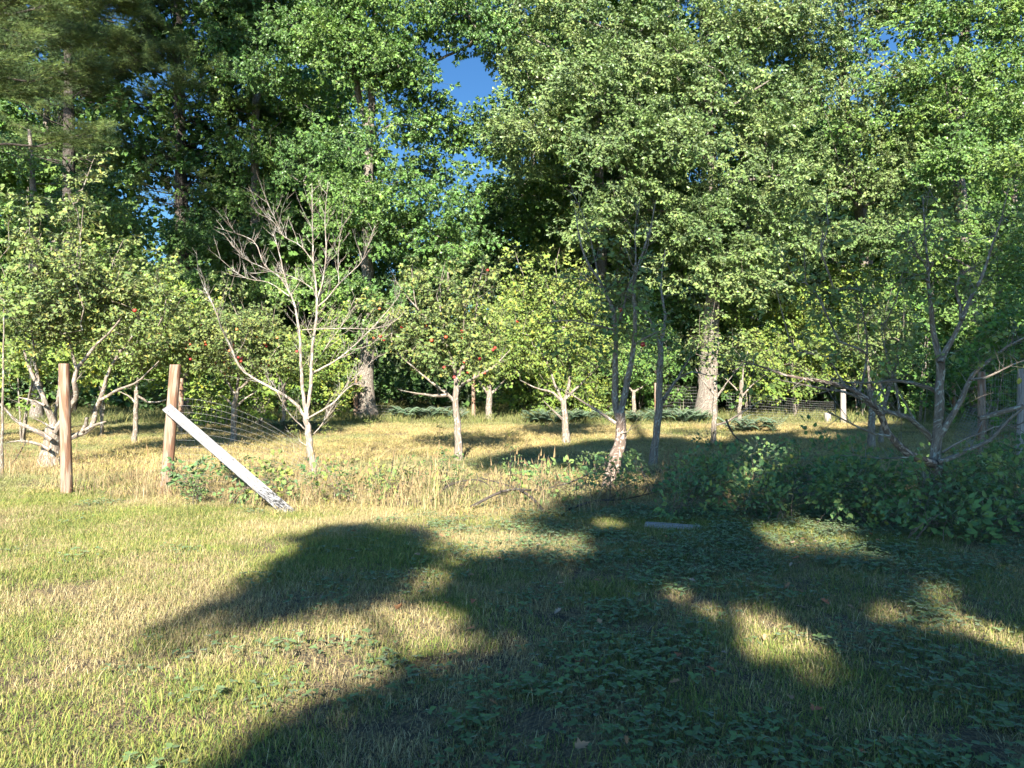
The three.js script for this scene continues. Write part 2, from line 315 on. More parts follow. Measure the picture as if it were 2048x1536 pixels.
const G1 = [[0.10, 0.17, 0.02], [0.15, 0.21, 0.025], [0.20, 0.23, 0.035], [0.28, 0.26, 0.07]], STRAW = [[0.42, 0.34, 0.17], [0.36, 0.27, 0.13], [0.48, 0.40, 0.22], [0.30, 0.27, 0.10]], GOLD = [[0.52, 0.39, 0.13], [0.46, 0.34, 0.11], [0.58, 0.46, 0.18], [0.38, 0.33, 0.09]];
const patches = {
  lawn: [21, 22].map((s) => grassPatch(s, { n: 200, radius: 0.2, h0: 0.015, h1: 0.068, w: 0.0029, lean: 1.0, cols: G1 })),
  straw: [23, 24].map((s) => grassPatch(s, { n: 130, radius: 0.2, h0: 0.015, h1: 0.09, w: 0.0024, lean: 0.8, cols: STRAW, heads: 0.06 })),
  meadow: [25, 26].map((s) => grassPatch(s, { n: 110, radius: 0.36, h0: 0.05, h1: 0.2, w: 0.005, lean: 1.5, cols: GOLD, curl: 0.9, heads: 0.06 })),
  tall: [27, 28].map((s) => grassPatch(s, { n: 55, radius: 0.16, h0: 0.15, h1: 0.7, w: 0.0045, lean: 0.7, cols: [...STRAW, [0.2, 0.21, 0.06]], heads: 0.3 })),
  far: [29].map((s) => grassPatch(s, { n: 60, radius: 0.35, h0: 0.1, h1: 0.4, w: 0.012, lean: 0.9, cols: [[0.14, 0.17, 0.03], [0.2, 0.2, 0.05], [0.36, 0.29, 0.1]] })),
};
// low broad leaves: wild strawberry and clover
function coverPatch(seed) {
  const r = rng(seed), b = new Build();
  for (let k = 0; k < 9; k++) {
    const a = r() * 6.283, q = 0.17 * Math.sqrt(r()), o = V(Math.cos(a) * q, 0.03 + 0.055 * r(), Math.sin(a) * q), f = r() * 6.283, g = 0.7 + 0.6 * r(), c = [0.10 * g, 0.17 * g, 0.04 * g], L = 0.022 + 0.026 * r();
    b.tube([V(Math.cos(a) * q * 0.6, 0, Math.sin(a) * q * 0.6), o], [0.0012, 0.001], 3, 0, [0.1, 0.12, 0.05], false);
    for (let j = 0; j < 3; j++) { const d = f + (j - 1) * 1.75, dir = V(Math.cos(d), 0.15 + 0.5 * (r() - 0.5), Math.sin(d)).normalize(); leaf(b, o, dir, V(0, 1, 0).addScaledVector(randDir(r), 0.35), L, 'toothed', c, 0.25, 0.1); }
  }
  return b.geo();
}
const coverGeo = [coverPatch(31), coverPatch(32)];
// where the lawn ends and the orchard floor begins (distance ahead of the eye)
const lawnEdge = (x) => 9.6 + (x < -3 ? (-3 - x) * 0.45 : 0) + 0.5 * fbm(x * 0.4, 2.2);
{
  const r = rng(77), lists = { lawn: [[], []], straw: [[], []], meadow: [[], []], tall: [[], []], far: [[]], cover: [[], []] };
  const put = (kind, x, z, s, c, tilt = 0.12) => { const L = lists[kind], m = new THREE.Matrix4().makeRotationFromEuler(new THREE.Euler((r() - 0.5) * tilt, r() * 6.283, (r() - 0.5) * tilt)); m.scale(V(s, s * (0.8 + 0.4 * r()), s)).setPosition(x, groundH(x, z) - 0.004, z); L[Math.floor(r() * L.length)].push({ m, c }); };
  const wedge = (n, d0, d1, margin, f) => { for (let k = 0; k < n; k++) { const d = Math.sqrt(lerp(d0 * d0, d1 * d1, r())), w = d * 0.70 + margin, x = (r() * 2 - 1) * w; f(x, -d, d); } };
  wedge(17000, 1.6, 14, 2.2, (x, z, d) => {
    if (d > lawnEdge(x) + 0.3) return;
    if (fbm(x * 1.9, z * 1.9, 18.4) > 0.2 && r() < 0.7) return;
    const dry = fbm(x * 0.55, z * 0.55, 4.4) * 1.8 + fbm(x * 2.1, z * 2.1, 8.8) * 1.5, g = 1 + 0.35 * fbm(x * 1.1, z * 1.1, 2.2), broad = smooth(-2.4, 0.6, x + 1.2 * fbm(x * 0.7, z * 0.7, 1.7) - (d - 5) * 0.1), s = 0.8 + 0.5 * r();
    if (broad * smooth(-0.25, 0.2, fbm(x * 1.1, z * 1.1, 12.3)) * 0.85 > r() || (fbm(x * 1.3, z * 1.3, 6.1) > 0.27 && r() < 0.4)) { put('cover', x, z, 0.5 + 0.7 * r(), [g, g, g]); put(r() < 0.5 ? 'lawn' : 'straw', x, z, 0.7 + 0.3 * r(), [0.85, 0.9, 0.9]); return; }
    if (r() < 0.5 + dry) put('straw', x, z, s, [g, g, g * 0.95]); else put('lawn', x, z, s * (0.8 + 0.5 * r()), [g * 1.05, g, g]);
  });
  wedge(9000, 9, 30.5, 2.5, (x, z, d) => {
    if (d < lawnEdge(x) - 0.1) return;
    const e = fbm(x * 0.35, z * 0.35, 5.5), g = 1 + 0.4 * fbm(x * 0.8, z * 0.8, 3.3), nearEdge = 1 - smooth(0.3, 4, d - lawnEdge(x));
    if (r() < nearEdge * (0.5 + e)) put('tall', x, z, (x > -3.2 && x < 1 ? 0.8 : 0.5) + 0.6 * r(), [g, g * 0.95, g * 0.95]);
    else put('meadow', x, z, (0.7 + 0.5 * r()) * (1 + 0.5 * e), e < -0.13 || d > 27 ? [0.62 * g, 0.78 * g, 0.7 * g] : [g, g, g], 0.25);
    if (r() < 0.1) put('lawn', x, z, 1.6 + r(), [0.9, 0.9, 0.8]);
  });
  wedge(5200, 27.5, 46, 3, (x, z) => put('far', x, z, 0.7 + 0.8 * r(), [0.7, 0.8, 0.7]));
  const names = { lawn: ['lawn_grass', 'short green lawn grass mixed through the straw in the foreground', 'grass'], straw: ['dry_lawn_grass', 'short straw coloured dry grass standing in the foreground lawn', 'grass'], meadow: ['meadow_grass', 'golden lodged meadow grass covering the orchard floor between the apple trees', 'grass'], tall: ['tall_dry_grass', 'tall seeding dry grass along the old fence line', 'grass'], far: ['forest_edge_grass', 'greenish rough grass at the foot of the forest', 'grass'], cover: ['ground_cover', 'low three-leaved wild strawberry and clover leaves in the lawn', 'ground cover'] };
  for (const k of Object.keys(lists)) lists[k].forEach((L, i) => tag(copies(scene, names[k][0], k === 'cover' ? coverGeo[i] : patches[k][i], k === 'cover' ? softLeaf : grassMat, L), names[k][1], names[k][2], lists[k].length > 1 ? 'grass and low plants' : null, 'stuff'));
  // dead leaves lying in the lawn, each one a thing
  const fl = [0, 1, 2].map((s) => { const b = new Build(), q = rng(300 + s); leaf(b, V(0, 0.012, 0), V(1, 0.05, 0).normalize(), V(0, 1, 0), 0.1, s === 1 ? 'maple' : 'oak', [1, 1, 1], 0.35 + 0.3 * q(), -0.3 + 0.3 * q()); return b.geo(); });
  const fm = [[0.26, 0.13, 0.06], [0.34, 0.19, 0.10], [0.38, 0.12, 0.05], [0.30, 0.22, 0.15]].map((c) => new THREE.MeshStandardMaterial({ color: new THREE.Color().setRGB(...c), roughness: 0.85, side: THREE.DoubleSide }));
  for (let k = 0; k < 70; k++) {
    const d = 3.2 + 5.2 * r(), x = (r() * 1.25 - 0.42) * d * 0.62, m = shade(new THREE.Mesh(fl[k % 3], fm[k % 4])); m.name = numbered('fallen_leaf');
    m.position.set(x, groundH(x, -d) + 0.03 + 0.02 * r(), -d); m.rotation.set((r() - 0.5) * 0.7, r() * 6.28, (r() - 0.5) * 0.7); m.scale.setScalar(0.4 + 0.45 * r()); scene.add(m);
    tag(m, 'curled brown dead leaf lying in the foreground lawn', 'leaf', 'dead leaves in the lawn');
  }
}
// ------------------------------------------------------------------ fence posts, brace board, wire
const woodTex = texture(256, 512, (u, v) => {
  const s = loop(u, v, 9, 0.5, 3.3), f = loop(u, v, 26, 2.2, 6.6), red = smooth(-0.25, 0.25, loop(u, v, 1.6, 1.0, 12) + 0.5 * s), crack = smooth(0.34, 0.42, loop(u, v, 22, 0.8, 17)), g = 1 + 0.25 * f + 0.12 * s;
  return [lerp(0.58, 0.50, red), lerp(0.50, 0.36, red), lerp(0.43, 0.27, red)].map((c) => c * g * (1 - 0.6 * crack));
});
woodTex.repeat.set(1 / 0.48, 1 / 1.9);
const woodBump = texture(256, 512, (u, v) => { const h = 0.6 + 0.4 * loop(u, v, 22, 0.8, 17) * -1 + 0.3 * loop(u, v, 9, 0.5, 3.3); return [h, h, h]; }, false); woodBump.repeat.set(1 / 0.48, 1 / 1.9);
const postMat = new THREE.MeshStandardMaterial({ map: woodTex, bumpMap: woodBump, bumpScale: 0.006, roughness: 0.85 });
const greyTex = texture(256, 512, (u, v) => { const s = loop(u, v, 9, 0.6, 5.3), f = loop(u, v, 28, 2, 9.6), crack = smooth(0.3, 0.4, loop(u, v, 20, 0.8, 19)); return [0.60, 0.56, 0.53].map((c) => c * (1 + 0.25 * f + 0.2 * s) * (1 - 0.55 * crack)); });
greyTex.repeat.set(1 / 0.48, 1 / 1.9);
const greyMat = new THREE.MeshStandardMaterial({ map: greyTex, bumpMap: woodBump, bumpScale: 0.006, roughness: 0.9 });
function post(px, topX, topRow, d, width, label, material = postMat, name = 'fence_post') {
  const b0 = onGround(px, d), t0 = at(topX, topRow, d), r0 = width / 2, pts = [], rad = [];
  const g = thing(name, label, 'post', b0, 'round wooden fence posts');
  for (let k = 0; k <= 10; k++) { const q = V(0, 0, 0).lerpVectors(b0, t0, k / 10); if (!k) q.y -= 0.2; pts.push(q); rad.push(r0 * (1.06 - 0.1 * k / 10)); }
  pts.push(t0.clone().add(V(0, 0.006, 0))); rad.push(r0 * 0.86);
  part(g, 'shaft', new Build().tube(pts, rad, 20, 0.05, [1, 1, 1], true).geo(), material);
  const end = new THREE.CircleGeometry(r0 * 0.82, 20); end.rotateX(-Math.PI / 2); end.translate(t0.x, t0.y + 0.012, t0.z); part(g, 'cut_end', end, greyMat);
  return g;
}
post(134, 128, 728, 11.3, 0.155, 'upright round reddish post nearest the left edge, in front of white-limbed apple tree');
post(331, 351, 730, 11.3, 0.165, 'tilted round reddish post that carries the white brace board');
post(362, 362, 757, 23.6, 0.16, 'distant dappled reddish post just behind the tilted post');
post(711, 711, 752, 29.6, 0.16, 'distant reddish post beside the thick oak trunk left of centre');
post(947, 947, 760, 31, 0.16, 'distant tan post standing in the dark gap behind the young orchard trees');
post(1313, 1312, 766, 30, 0.16, 'distant tan post seen behind the leaning dark apple stem');
post(1687, 1686, 779, 27.5, 0.2, 'distant dappled grey post at the sunny forest edge, right of the big oak trunk', greyMat);
post(1656, 1655, 826, 28, 0.24, 'short broken grey stump of a post beside the dappled grey post', greyMat, 'post_stump');
post(1964, 1963, 744, 17.3, 0.165, 'shaded orange post partly sunlit among brambles, second from the right edge');
post(2042, 2044, 738, 16.2, 0.165, 'shaded grey post cut off by the right edge of the picture', greyMat);
post(1908, 1907, 764, 32, 0.15, 'thin far tan post in the shade behind the big lichen covered apple tree');
// white painted brace board leaning from the tilted post to the ground
{
  const A = at(337, 818, 11.12), B0 = onGround(578, 9.65), L = A.distanceTo(B0), dir = V(0, 0, 0).subVectors(B0, A).normalize(), w = 0.145, th = 0.03;
  const paint = texture(128, 1024, (u, v) => {
    const peel = smooth(0.02, 0.10, loop(u, v, 2.2, 9, 3.1) + 0.35 * loop(u, v, 6, 24, 5) - 0.62 + 0.66 * smooth(0.66, 0.9, v)), s = 1 + 0.06 * loop(u, v, 12, 1.2, 8), d = 0.10 * loop(u, v, 3, 6, 2);
    return [lerp(0.455, 0.14, peel), lerp(0.45, 0.13, peel), lerp(0.445, 0.12, peel)].map((c) => c * s * (1 - 0.35 * smooth(0.25, 0.4, loop(u, v, 16, 1.5, 31))) - d);
  });
  paint.wrapS = paint.wrapT = THREE.ClampToEdgeWrapping;
  const g = thing('brace_board', 'white painted board leaning diagonally from the tilted post down to the grass', 'board', B0), geo = new THREE.BoxGeometry(w, L + 0.1, th, 4, 40, 1), uv = geo.attributes.uv, pp = geo.attributes.position;
  for (let k = 0; k < pp.count; k++) { uv.setXY(k, pp.getX(k) / w + 0.5, clamp(0.5 - pp.getY(k) / (L + 0.1), 0.001, 0.999)); pp.setZ(k, pp.getZ(k) + 0.006 * Math.sin(pp.getY(k) * 1.7)); }
  const zAxis = V(0.15, 0.62, 1).addScaledVector(dir, -V(0.15, 0.62, 1).dot(dir)).normalize(), yAxis = dir.clone().negate(), xAxis = V(0, 0, 0).crossVectors(yAxis, zAxis);
  geo.computeVertexNormals(); geo.applyMatrix4(new THREE.Matrix4().makeBasis(xAxis, yAxis, zAxis).setPosition(V(0, 0, 0).lerpVectors(A, B0, 0.5)));
  part(g, 'plank', geo, new THREE.MeshStandardMaterial({ map: paint, roughness: 0.7 }));
  for (const s of [-0.03, 0.03]) { const nl = new THREE.CylinderGeometry(0.006, 0.006, 0.006, 8); nl.applyMatrix4(new THREE.Matrix4().makeBasis(xAxis, zAxis, yAxis).setPosition(A.clone().addScaledVector(dir, 0.07).addScaledVector(xAxis, s).addScaledVector(zAxis, th / 2 + 0.003))); part(g, 'nail', nl, new THREE.MeshStandardMaterial({ color: 0x55504a, metalness: 0.7, roughness: 0.6 })); }
}
const wireMat = new THREE.MeshStandardMaterial({ color: new THREE.Color().setRGB(0.27, 0.26, 0.25), metalness: 0.3, roughness: 0.55 });
// a woven wire panel: f(u, v) gives the point at u along and v up
function wireFence(label, f, nu, nv, rad, group) {
  const g = thing('wire_fence', label, 'wire fence', f(0, 0), group), a = new Build(), b = new Build();
  for (let j = 0; j <= nv; j++) { const p = []; for (let i = 0; i <= nu; i++) p.push(f(i / nu, j / nv)); a.tube(p, rad, 3, 0, [1, 1, 1], false); }
  for (let i = 0; i <= nu; i++) { const p = []; for (let j = 0; j <= nv; j++) p.push(f(i / nu, j / nv)); b.tube(p, rad, 3, 0, [1, 1, 1], false); }
  part(g, 'line_wires', a.geo(), wireMat, 'stuff'); part(g, 'stay_wires', b.geo(), wireMat, 'stuff');
}
{
  const P0 = at(345, 798, 11.15), P1 = onGround(640, 11.6);
  wireFence('sagging woven wire panel hanging from the tilted post beside the brace board', (u, v) => {
    const x = lerp(P0.x + 0.06, P1.x, u), z = lerp(P0.z, P1.z, u) + 0.16 * Math.sin(u * 5) * (1 - u), top = lerp(P0.y, 0.12, Math.pow(u, 1.5)) + 0.12 * Math.sin(u * 3.1), y0 = groundH(x, z) + 0.02;
    return V(x + v * 0.38 * u + 0.12 * v * (1 - v), lerp(y0, top, v), z + 0.1 * Math.sin(v * 4 + u * 3) * v);
  }, 34, 14, 0.0015);
  const panel = (label, px0, px1, rowTop0, rowTop1, d0, d1, nu, nv, wave) => { const a = onGround(px0, d0), b = onGround(px1, d1), ta = at(px0, rowTop0, d0).y, tb = at(px1, rowTop1, d1).y; wireFence(label, (u, v) => { const x = lerp(a.x, b.x, u), z = lerp(a.z, b.z, u); return V(x + wave * 0.4 * v * Math.sin(u * 4), groundH(x, z) + 0.03 + v * (lerp(ta, tb, u) + 0.1 * wave * Math.sin(u * 6.5) - groundH(x, z)), z + wave * 0.3 * Math.sin(u * 5 + v * 2) * v); }, nu, nv, 0.0027); };
  panel('sagging far woven wire strip right of the thick oak trunk', 740, 846, 812, 828, 29.4, 29.8, 40, 5, 0.5);
  panel('collapsed far wire heap behind the reddest apple tree', 862, 940, 822, 812, 29.8, 30.5, 26, 6, 1);
  panel('far upright wire panel between the leaning dark stem and big oak trunk', 1322, 1396, 772, 776, 29.6, 29.8, 20, 10, 0.2);
  panel('far sunlit wire panel between the big oak trunk and grey post', 1452, 1672, 788, 806, 29, 28.2, 48, 9, 0.4);
  panel('shaded wire panel joining the two posts at the right edge', 1966, 2060, 752, 748, 17.2, 16.2, 16, 12, 0.3);
  const c = at(1935, 850, 17.4);
  wireFence('curled roll of wire leaning at the foot of the orange post', (u, v) => { const t = u * 2.4; return V(c.x - 0.35 + 0.5 * Math.sin(t) * (0.6 + 0.4 * v) + v * 0.2, groundH(c.x, c.z) + 0.05 + v * 0.75 + u * 0.3, c.z + 0.45 * Math.cos(t)); }, 18, 12, 0.003);
}
// ------------------------------------------------------------------ orchard
const pl = (list, d, wob = 0.0, seed = 5) => { const r = rng(seed); let off = 0; return list.map(([x, y, dd], k) => { if (dd !== undefined) off = dd; else if (k) off += (r() - 0.5) * wob; return at(x, y, d + off); }); };
const stem = (list, d, r0, r1, mat, wob, seed) => [pl(list, d, wob, seed), [r0, lerp(r0, r1, 0.55), r1], mat];
function trunkAt(list, d) { const p = list.map(([x, y]) => at(x, y, d)); p[0].y = groundH(p[0].x, p[0].z); return p; }
// bare twigs: short side shoots along wood
function shoots(r, g, paths, n, len, material, rad = 0.005, rise = 0.5) {
  const b = new Build();
  for (const pts of paths) {
    const c = new THREE.CatmullRomCurve3(pts, false, 'centripetal'), m = Math.round(n * c.getLength());
    for (let k = 0; k < m; k++) {
      const t = 0.15 + 0.85 * r(), o = c.getPoint(t), d = c.getTangent(t).multiplyScalar(0.7).addScaledVector(randDir(r), 0.8).add(V(0, rise, 0)).normalize(), L = len * (0.3 + 0.9 * r() * r());
      const q = o.clone().addScaledVector(d, L * 0.5).addScaledVector(randDir(r), L * 0.06), e = o.clone().addScaledVector(d, L).add(V(0, L * 0.15 * rise, 0));
      b.tube([o, q, e], [rad, rad * 0.75, rad * 0.3], 4, 0, [1, 1, 1], false);
      const k2 = L > len * 0.5 ? 3 : 1; for (let j = 0; j < k2; j++) { const f = o.clone().lerp(e, 0.3 + 0.6 * r()), d2 = d.clone().addScaledVector(randDir(r), 0.9).add(V(0, rise * 0.5, 0)).normalize(); b.tube([f, f.clone().addScaledVector(d2, L * (0.15 + 0.3 * r()))], [rad * 0.55, rad * 0.25], 3, 0, [1, 1, 1], false); }
    }
  }
  part(g, 'twigs', b.geo(), material, 'stuff');
}
const APPLE = { bark: appleBark, twigBark: appleBark, spray: 'apple', leaf: appleLeaf, colors: GREEN.apple, clump: 0.24, per: 7, perM3: 10, spikes: 30, spikeLen: 0.6, flat: 0.9, even: 0.5, step: 0.2, droop: 0.05, wood: { tip: 0.0045, most: 0.03, step: 0.3, power: 0.4, wander: 0.35 } };
// dead bare tree left of centre
{
  const D = 12.9, S = [
    [trunkAt([[627, 965], [622, 900], [614, 850], [612, 826]], D), [0.066, 0.06, 0.054], deadBark],
    stem([[613, 832], [604, 770], [601, 698], [595, 640], [588, 607], [574, 569], [565, 534], [555, 492], [546, 466]], D, 0.0343, 0.0065, deadBark, 0.3, 1),
    stem([[613, 832], [622, 770], [624, 698], [632, 640], [634, 597], [628, 539], [626, 504], [625, 445], [624, 366]], D, 0.0343, 0.0049, deadBark, 0.2, 2),
    stem([[634, 598], [645, 565], [652, 515], [650, 434], [656, 363]], D, 0.0150, 0.0040, deadBark, 0.3, 3),
    stem([[635, 614], [654, 597], [677, 569], [722, 525], [731, 504], [750, 452]], D - 0.1, 0.0138, 0.0040, deadBark, 0.3, 4),
    stem([[678, 568], [676, 527], [680, 471], [684, 452]], D - 0.2, 0.0075, 0.0032, deadBark, 0.2, 5),
    stem([[612, 836], [590, 806], [547, 778], [504, 755], [477, 731], [461, 692], [445, 661], [433, 626], [418, 594], [408, 575]], D, 0.0312, 0.0057, deadBark, 0.5, 6),
    stem([[609, 858], [578, 826], [560, 795], [548, 770]], D + 0.1, 0.0125, 0.0049, deadBark, 0.4, 7),
    stem([[614, 838], [664, 808], [704, 770], [717, 769]], D - 0.1, 0.0187, 0.0081, deadBark, 0.4, 8),
    stem([[615, 880], [642, 852], [660, 822], [690, 775], [722, 742], [760, 710]], D + 0.2, 0.0112, 0.0040, deadBark, 0.5, 9),
    stem([[624, 746], [656, 730], [690, 707], [728, 672], [770, 628], [800, 590]], D + 0.1, 0.0187, 0.0049, deadBark, 0.5, 10),
    stem([[604, 660], [640, 658], [700, 657], [740, 658], [780, 650]], D - 0.2, 0.0100, 0.0040, deadBark, 0.3, 11),
    stem([[581, 590], [560, 555], [530, 532], [514, 492], [497, 476], [446, 459]], D + 0.2, 0.0125, 0.0032, deadBark, 0.4, 12),
    stem([[560, 553], [525, 534], [497, 522], [474, 501], [446, 466]], D + 0.3, 0.0087, 0.0032, deadBark, 0.3, 13),
    stem([[628, 579], [595, 558], [549, 544], [500, 548]], D + 0.1, 0.0087, 0.0032, deadBark, 0.3, 14),
    stem([[628, 527], [602, 492], [565, 471], [549, 445], [511, 424]], D - 0.1, 0.0100, 0.0032, deadBark, 0.3, 15),
    stem([[565, 470], [546, 429], [530, 398]], D, 0.0056, 0.0032, deadBark, 0.2, 16),
    stem([[579, 593], [537, 565], [497, 558], [474, 546], [439, 516]], D - 0.3, 0.0087, 0.0032, deadBark, 0.3, 17),
    stem([[640, 715], [655, 690], [690, 640], [712, 590]], D + 0.4, 0.0075, 0.0032, deadBark, 0.3, 18),
    stem([[614, 892], [598, 882]], D - 0.05, 0.0087, 0.0065, deadBark, 0.1, 19),
    stem([[700, 700], [740, 690], [775, 655], [790, 640]], D + 0.2, 0.0062, 0.0032, deadBark, 0.3, 20),
  ];
  const t = tree('bare_tree', 'dead leafless apple tree with pale forked stems right of the white board', S, null, { bark: deadBark, step: 0.12, rough: 0.12 });
  shoots(rng(51), t.g, S.slice(1).map((s) => s[0]), 12, 0.55, deadBark, 0.0044, 0.5);
}
// many-stemmed apple tree at the left edge
{
  const D = 15.1, S = [
    [trunkAt([[98, 930], [103, 905], [106, 870], [107, 855]], D), [0.2, 0.17, 0.15], appleBark],
    stem([[106, 862], [103, 834], [90, 811], [81, 783], [70, 759], [58, 733], [48, 700]], D, 0.075, 0.02, appleBark, 0.3, 1),
    stem([[80, 775], [74, 745], [68, 700], [60, 640]], D, 0.04, 0.012, appleBark, 0.3, 21),
    stem([[108, 862], [111, 822], [117, 790], [118, 740]], D + 0.2, 0.04, 0.015, appleBark, 0.2, 2),
    stem([[108, 866], [128, 838], [144, 812], [151, 795], [149, 768], [152, 738], [168, 722], [192, 689], [215, 670], [240, 640]], D - 0.1, 0.07, 0.014, appleBark, 0.4, 3),
    stem([[153, 737], [146, 718], [140, 690], [132, 640], [120, 590]], D, 0.035, 0.01, appleBark, 0.3, 4),
    stem([[110, 880], [140, 876], [165, 866], [187, 846], [194, 815], [199, 799], [218, 745], [234, 712], [264, 675], [280, 620]], D + 0.2, 0.07, 0.012, appleBark, 0.4, 5),
    stem([[199, 801], [222, 787], [248, 775], [271, 766], [300, 740], [318, 722]], D + 0.1, 0.035, 0.008, appleBark, 0.4, 6),
    stem([[165, 864], [172, 845], [174, 836]], D - 0.1, 0.05, 0.03, appleBark, 0.2, 7),
    stem([[172, 860], [190, 850], [212, 843]], D - 0.2, 0.04, 0.015, appleBark, 0.2, 8),
    stem([[102, 880], [70, 860], [35, 843], [0, 808], [-40, 780]], D - 0.2, 0.05, 0.012, appleBark, 0.3, 9),
    stem([[100, 900], [72, 886], [45, 882], [20, 884]], D - 0.3, 0.04, 0.014, appleBark, 0.3, 10),
    stem([[90, 811], [68, 802], [38, 795]], D - 0.2, 0.03, 0.012, appleBark, 0.3, 11),
    stem([[103, 855], [88, 846], [66, 836]], D - 0.2, 0.025, 0.01, appleBark, 0.3, 12),
    stem([[50, 683], [85, 673], [125, 668], [165, 660]], D - 0.3, 0.014, 0.008, appleBark, 0.3, 13),
  ];
  const t = tree('apple_tree', 'spreading many-stemmed apple tree with pale bare limbs at the left edge', S,
    [lobe(130, 600, 120, 70, D, 1.0), lobe(60, 650, 80, 60, D - 0.2, 0.9), lobe(220, 600, 110, 70, D + 0.2, 1.0), lobe(260, 680, 90, 50, D + 0.3, 0.8), lobe(150, 510, 70, 50, D + 0.2, 0.6, 0.8), lobe(312, 520, 22, 45, D + 0.4, 0.3, 0.9), lobe(60, 560, 60, 50, D, 0.6, 0.7)],
    { ...APPLE, apples: 2, perM3: 11, spikes: 60, spikeLen: 0.7 });
  shoots(rng(52), t.g, S.slice(1, 13).map((s) => s[0]), 2.4, 0.4, appleBark, 0.006, 0.3);
}
// orchard apple trees in leaf
function apple(label, trunk, d, r0, limbs, lobes, o = {}) {
  const S = [[trunkAt(trunk, d), [r0, r0 * 0.85, r0 * 0.75], o.bark ?? appleBark], ...limbs.map((l, k) => stem(l, d, r0 * 0.5, 0.008, o.limbBark ?? o.bark ?? appleBark, 0.35, k + 3))];
  const t = tree('apple_tree', label, S, lobes.map((l) => lobe(l[0], l[1], l[2], l[3], d + (l[4] ?? 0), l[5], l[6])), { ...APPLE, ...o, group: 'orchard apple trees' });
  if (o.shoots) shoots(t.r, t.g, S.slice(1).map((s) => s[0]), o.shoots, o.shootLen ?? 0.4, o.twigBark ?? appleBark, 0.005, 0.35);
  return t;
}
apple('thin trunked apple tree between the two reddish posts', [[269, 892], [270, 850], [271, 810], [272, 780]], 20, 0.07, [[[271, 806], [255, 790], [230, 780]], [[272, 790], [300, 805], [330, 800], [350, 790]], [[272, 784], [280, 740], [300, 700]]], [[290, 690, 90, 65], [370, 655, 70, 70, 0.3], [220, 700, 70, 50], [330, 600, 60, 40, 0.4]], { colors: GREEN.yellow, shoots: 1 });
apple('apple tree heavy with small red apples behind the white board', [[466, 892], [467, 850], [468, 810], [474, 785]], 20, 0.085, [[[468, 812], [450, 795], [435, 790]], [[470, 815], [490, 798], [515, 782]], [[474, 788], [478, 740], [486, 690], [484, 640]], [[472, 792], [440, 740], [410, 700]], [[476, 780], [520, 740], [560, 690]]], [[480, 670, 90, 50], [400, 690, 70, 45, -0.3], [560, 690, 60, 45], [480, 720, 110, 30], [510, 640, 60, 25, 0.2]], { apples: 55, appleSize: 0.85 });
apple('slender apple tree with pale stem just left of the dead bare tree', [[565, 872], [567, 840], [568, 800], [568, 770]], 24, 0.07, [[[568, 775], [550, 740], [530, 700]], [[568, 775], [590, 730], [610, 690]]], [[600, 720, 90, 40], [660, 710, 60, 40, 0.3]], { colors: GREEN.yellow, perM3: 9 });
apple('apple tree with large red apples and lichened trunk in the middle of the meadow', [[918, 924], [917, 880], [913, 830], [912, 790], [913, 756]], 16.2, 0.085, [[[912, 808], [895, 790], [868, 768], [840, 745], [812, 722], [790, 700]], [[895, 790], [870, 792], [830, 786], [800, 780]], [[913, 765], [905, 720], [880, 670], [820, 600], [790, 560]], [[913, 760], [935, 710], [950, 640], [960, 560], [968, 530]], [[914, 775], [950, 755], [985, 735], [1020, 700]]], [[850, 690, 75, 45], [915, 690, 75, 55], [790, 660, 55, 40, 0.2], [960, 700, 50, 45, -0.1], [910, 740, 60, 30], [860, 630, 60, 35, 0.2], [955, 600, 24, 45, 0.1, 0.3], [785, 600, 25, 40, 0.2, 0.3], [960, 545, 16, 25, 0, 0.2]], { apples: 24, appleSize: 0.9, shoots: 3, shootLen: 0.5 });
apple('small far apple tree with a white trunk near the dark forest gap', [[978, 852], [978, 820], [978, 790], [979, 770]], 29, 0.13, [[[979, 790], [960, 765], [945, 745]], [[979, 790], [1000, 770], [1025, 745]], [[979, 780], [990, 740], [985, 700]]], [[985, 715, 60, 45], [1030, 690, 50, 50, 0.4], [955, 660, 45, 50, 0.4], [1010, 640, 45, 60, 0.5]], { colors: GREEN.yellow, perM3: 9, per: 9, clump: 0.32, apples: 1, appleSize: 1.4 });
apple('yellowish apple tree between the red-fruited one and the two-stemmed one', [[1133, 893], [1131, 850], [1129, 820], [1127, 800]], 20, 0.095, [[[1128, 806], [1105, 785], [1070, 775], [1040, 760]], [[1128, 806], [1110, 770], [1100, 740], [1080, 690]], [[1129, 800], [1140, 760], [1135, 700], [1120, 640], [1090, 560]], [[1128, 800], [1160, 770], [1190, 740]], [[1131, 845], [1105, 820], [1085, 800]]], [[1120, 680, 90, 60], [1070, 620, 60, 60, 0.2], [1160, 620, 65, 60, 0.2], [1180, 710, 60, 40], [1050, 550, 40, 45, 0.2, 0.4, 0.8], [1110, 560, 50, 40, 0.3], [1060, 720, 60, 35]], { colors: GREEN.yellow, apples: 3, shoots: 1.2, shootLen: 0.6 });
apple('small pale sapling apple tree at the far sunny forest edge', [[1268, 838], [1268, 810], [1267, 780]], 31, 0.09, [[[1267, 785], [1245, 760], [1235, 740]], [[1267, 785], [1290, 770], [1320, 755]]], [[1270, 735, 55, 30], [1320, 730, 40, 25]], { colors: GREEN.maple, perM3: 6, per: 8, clump: 0.3 });
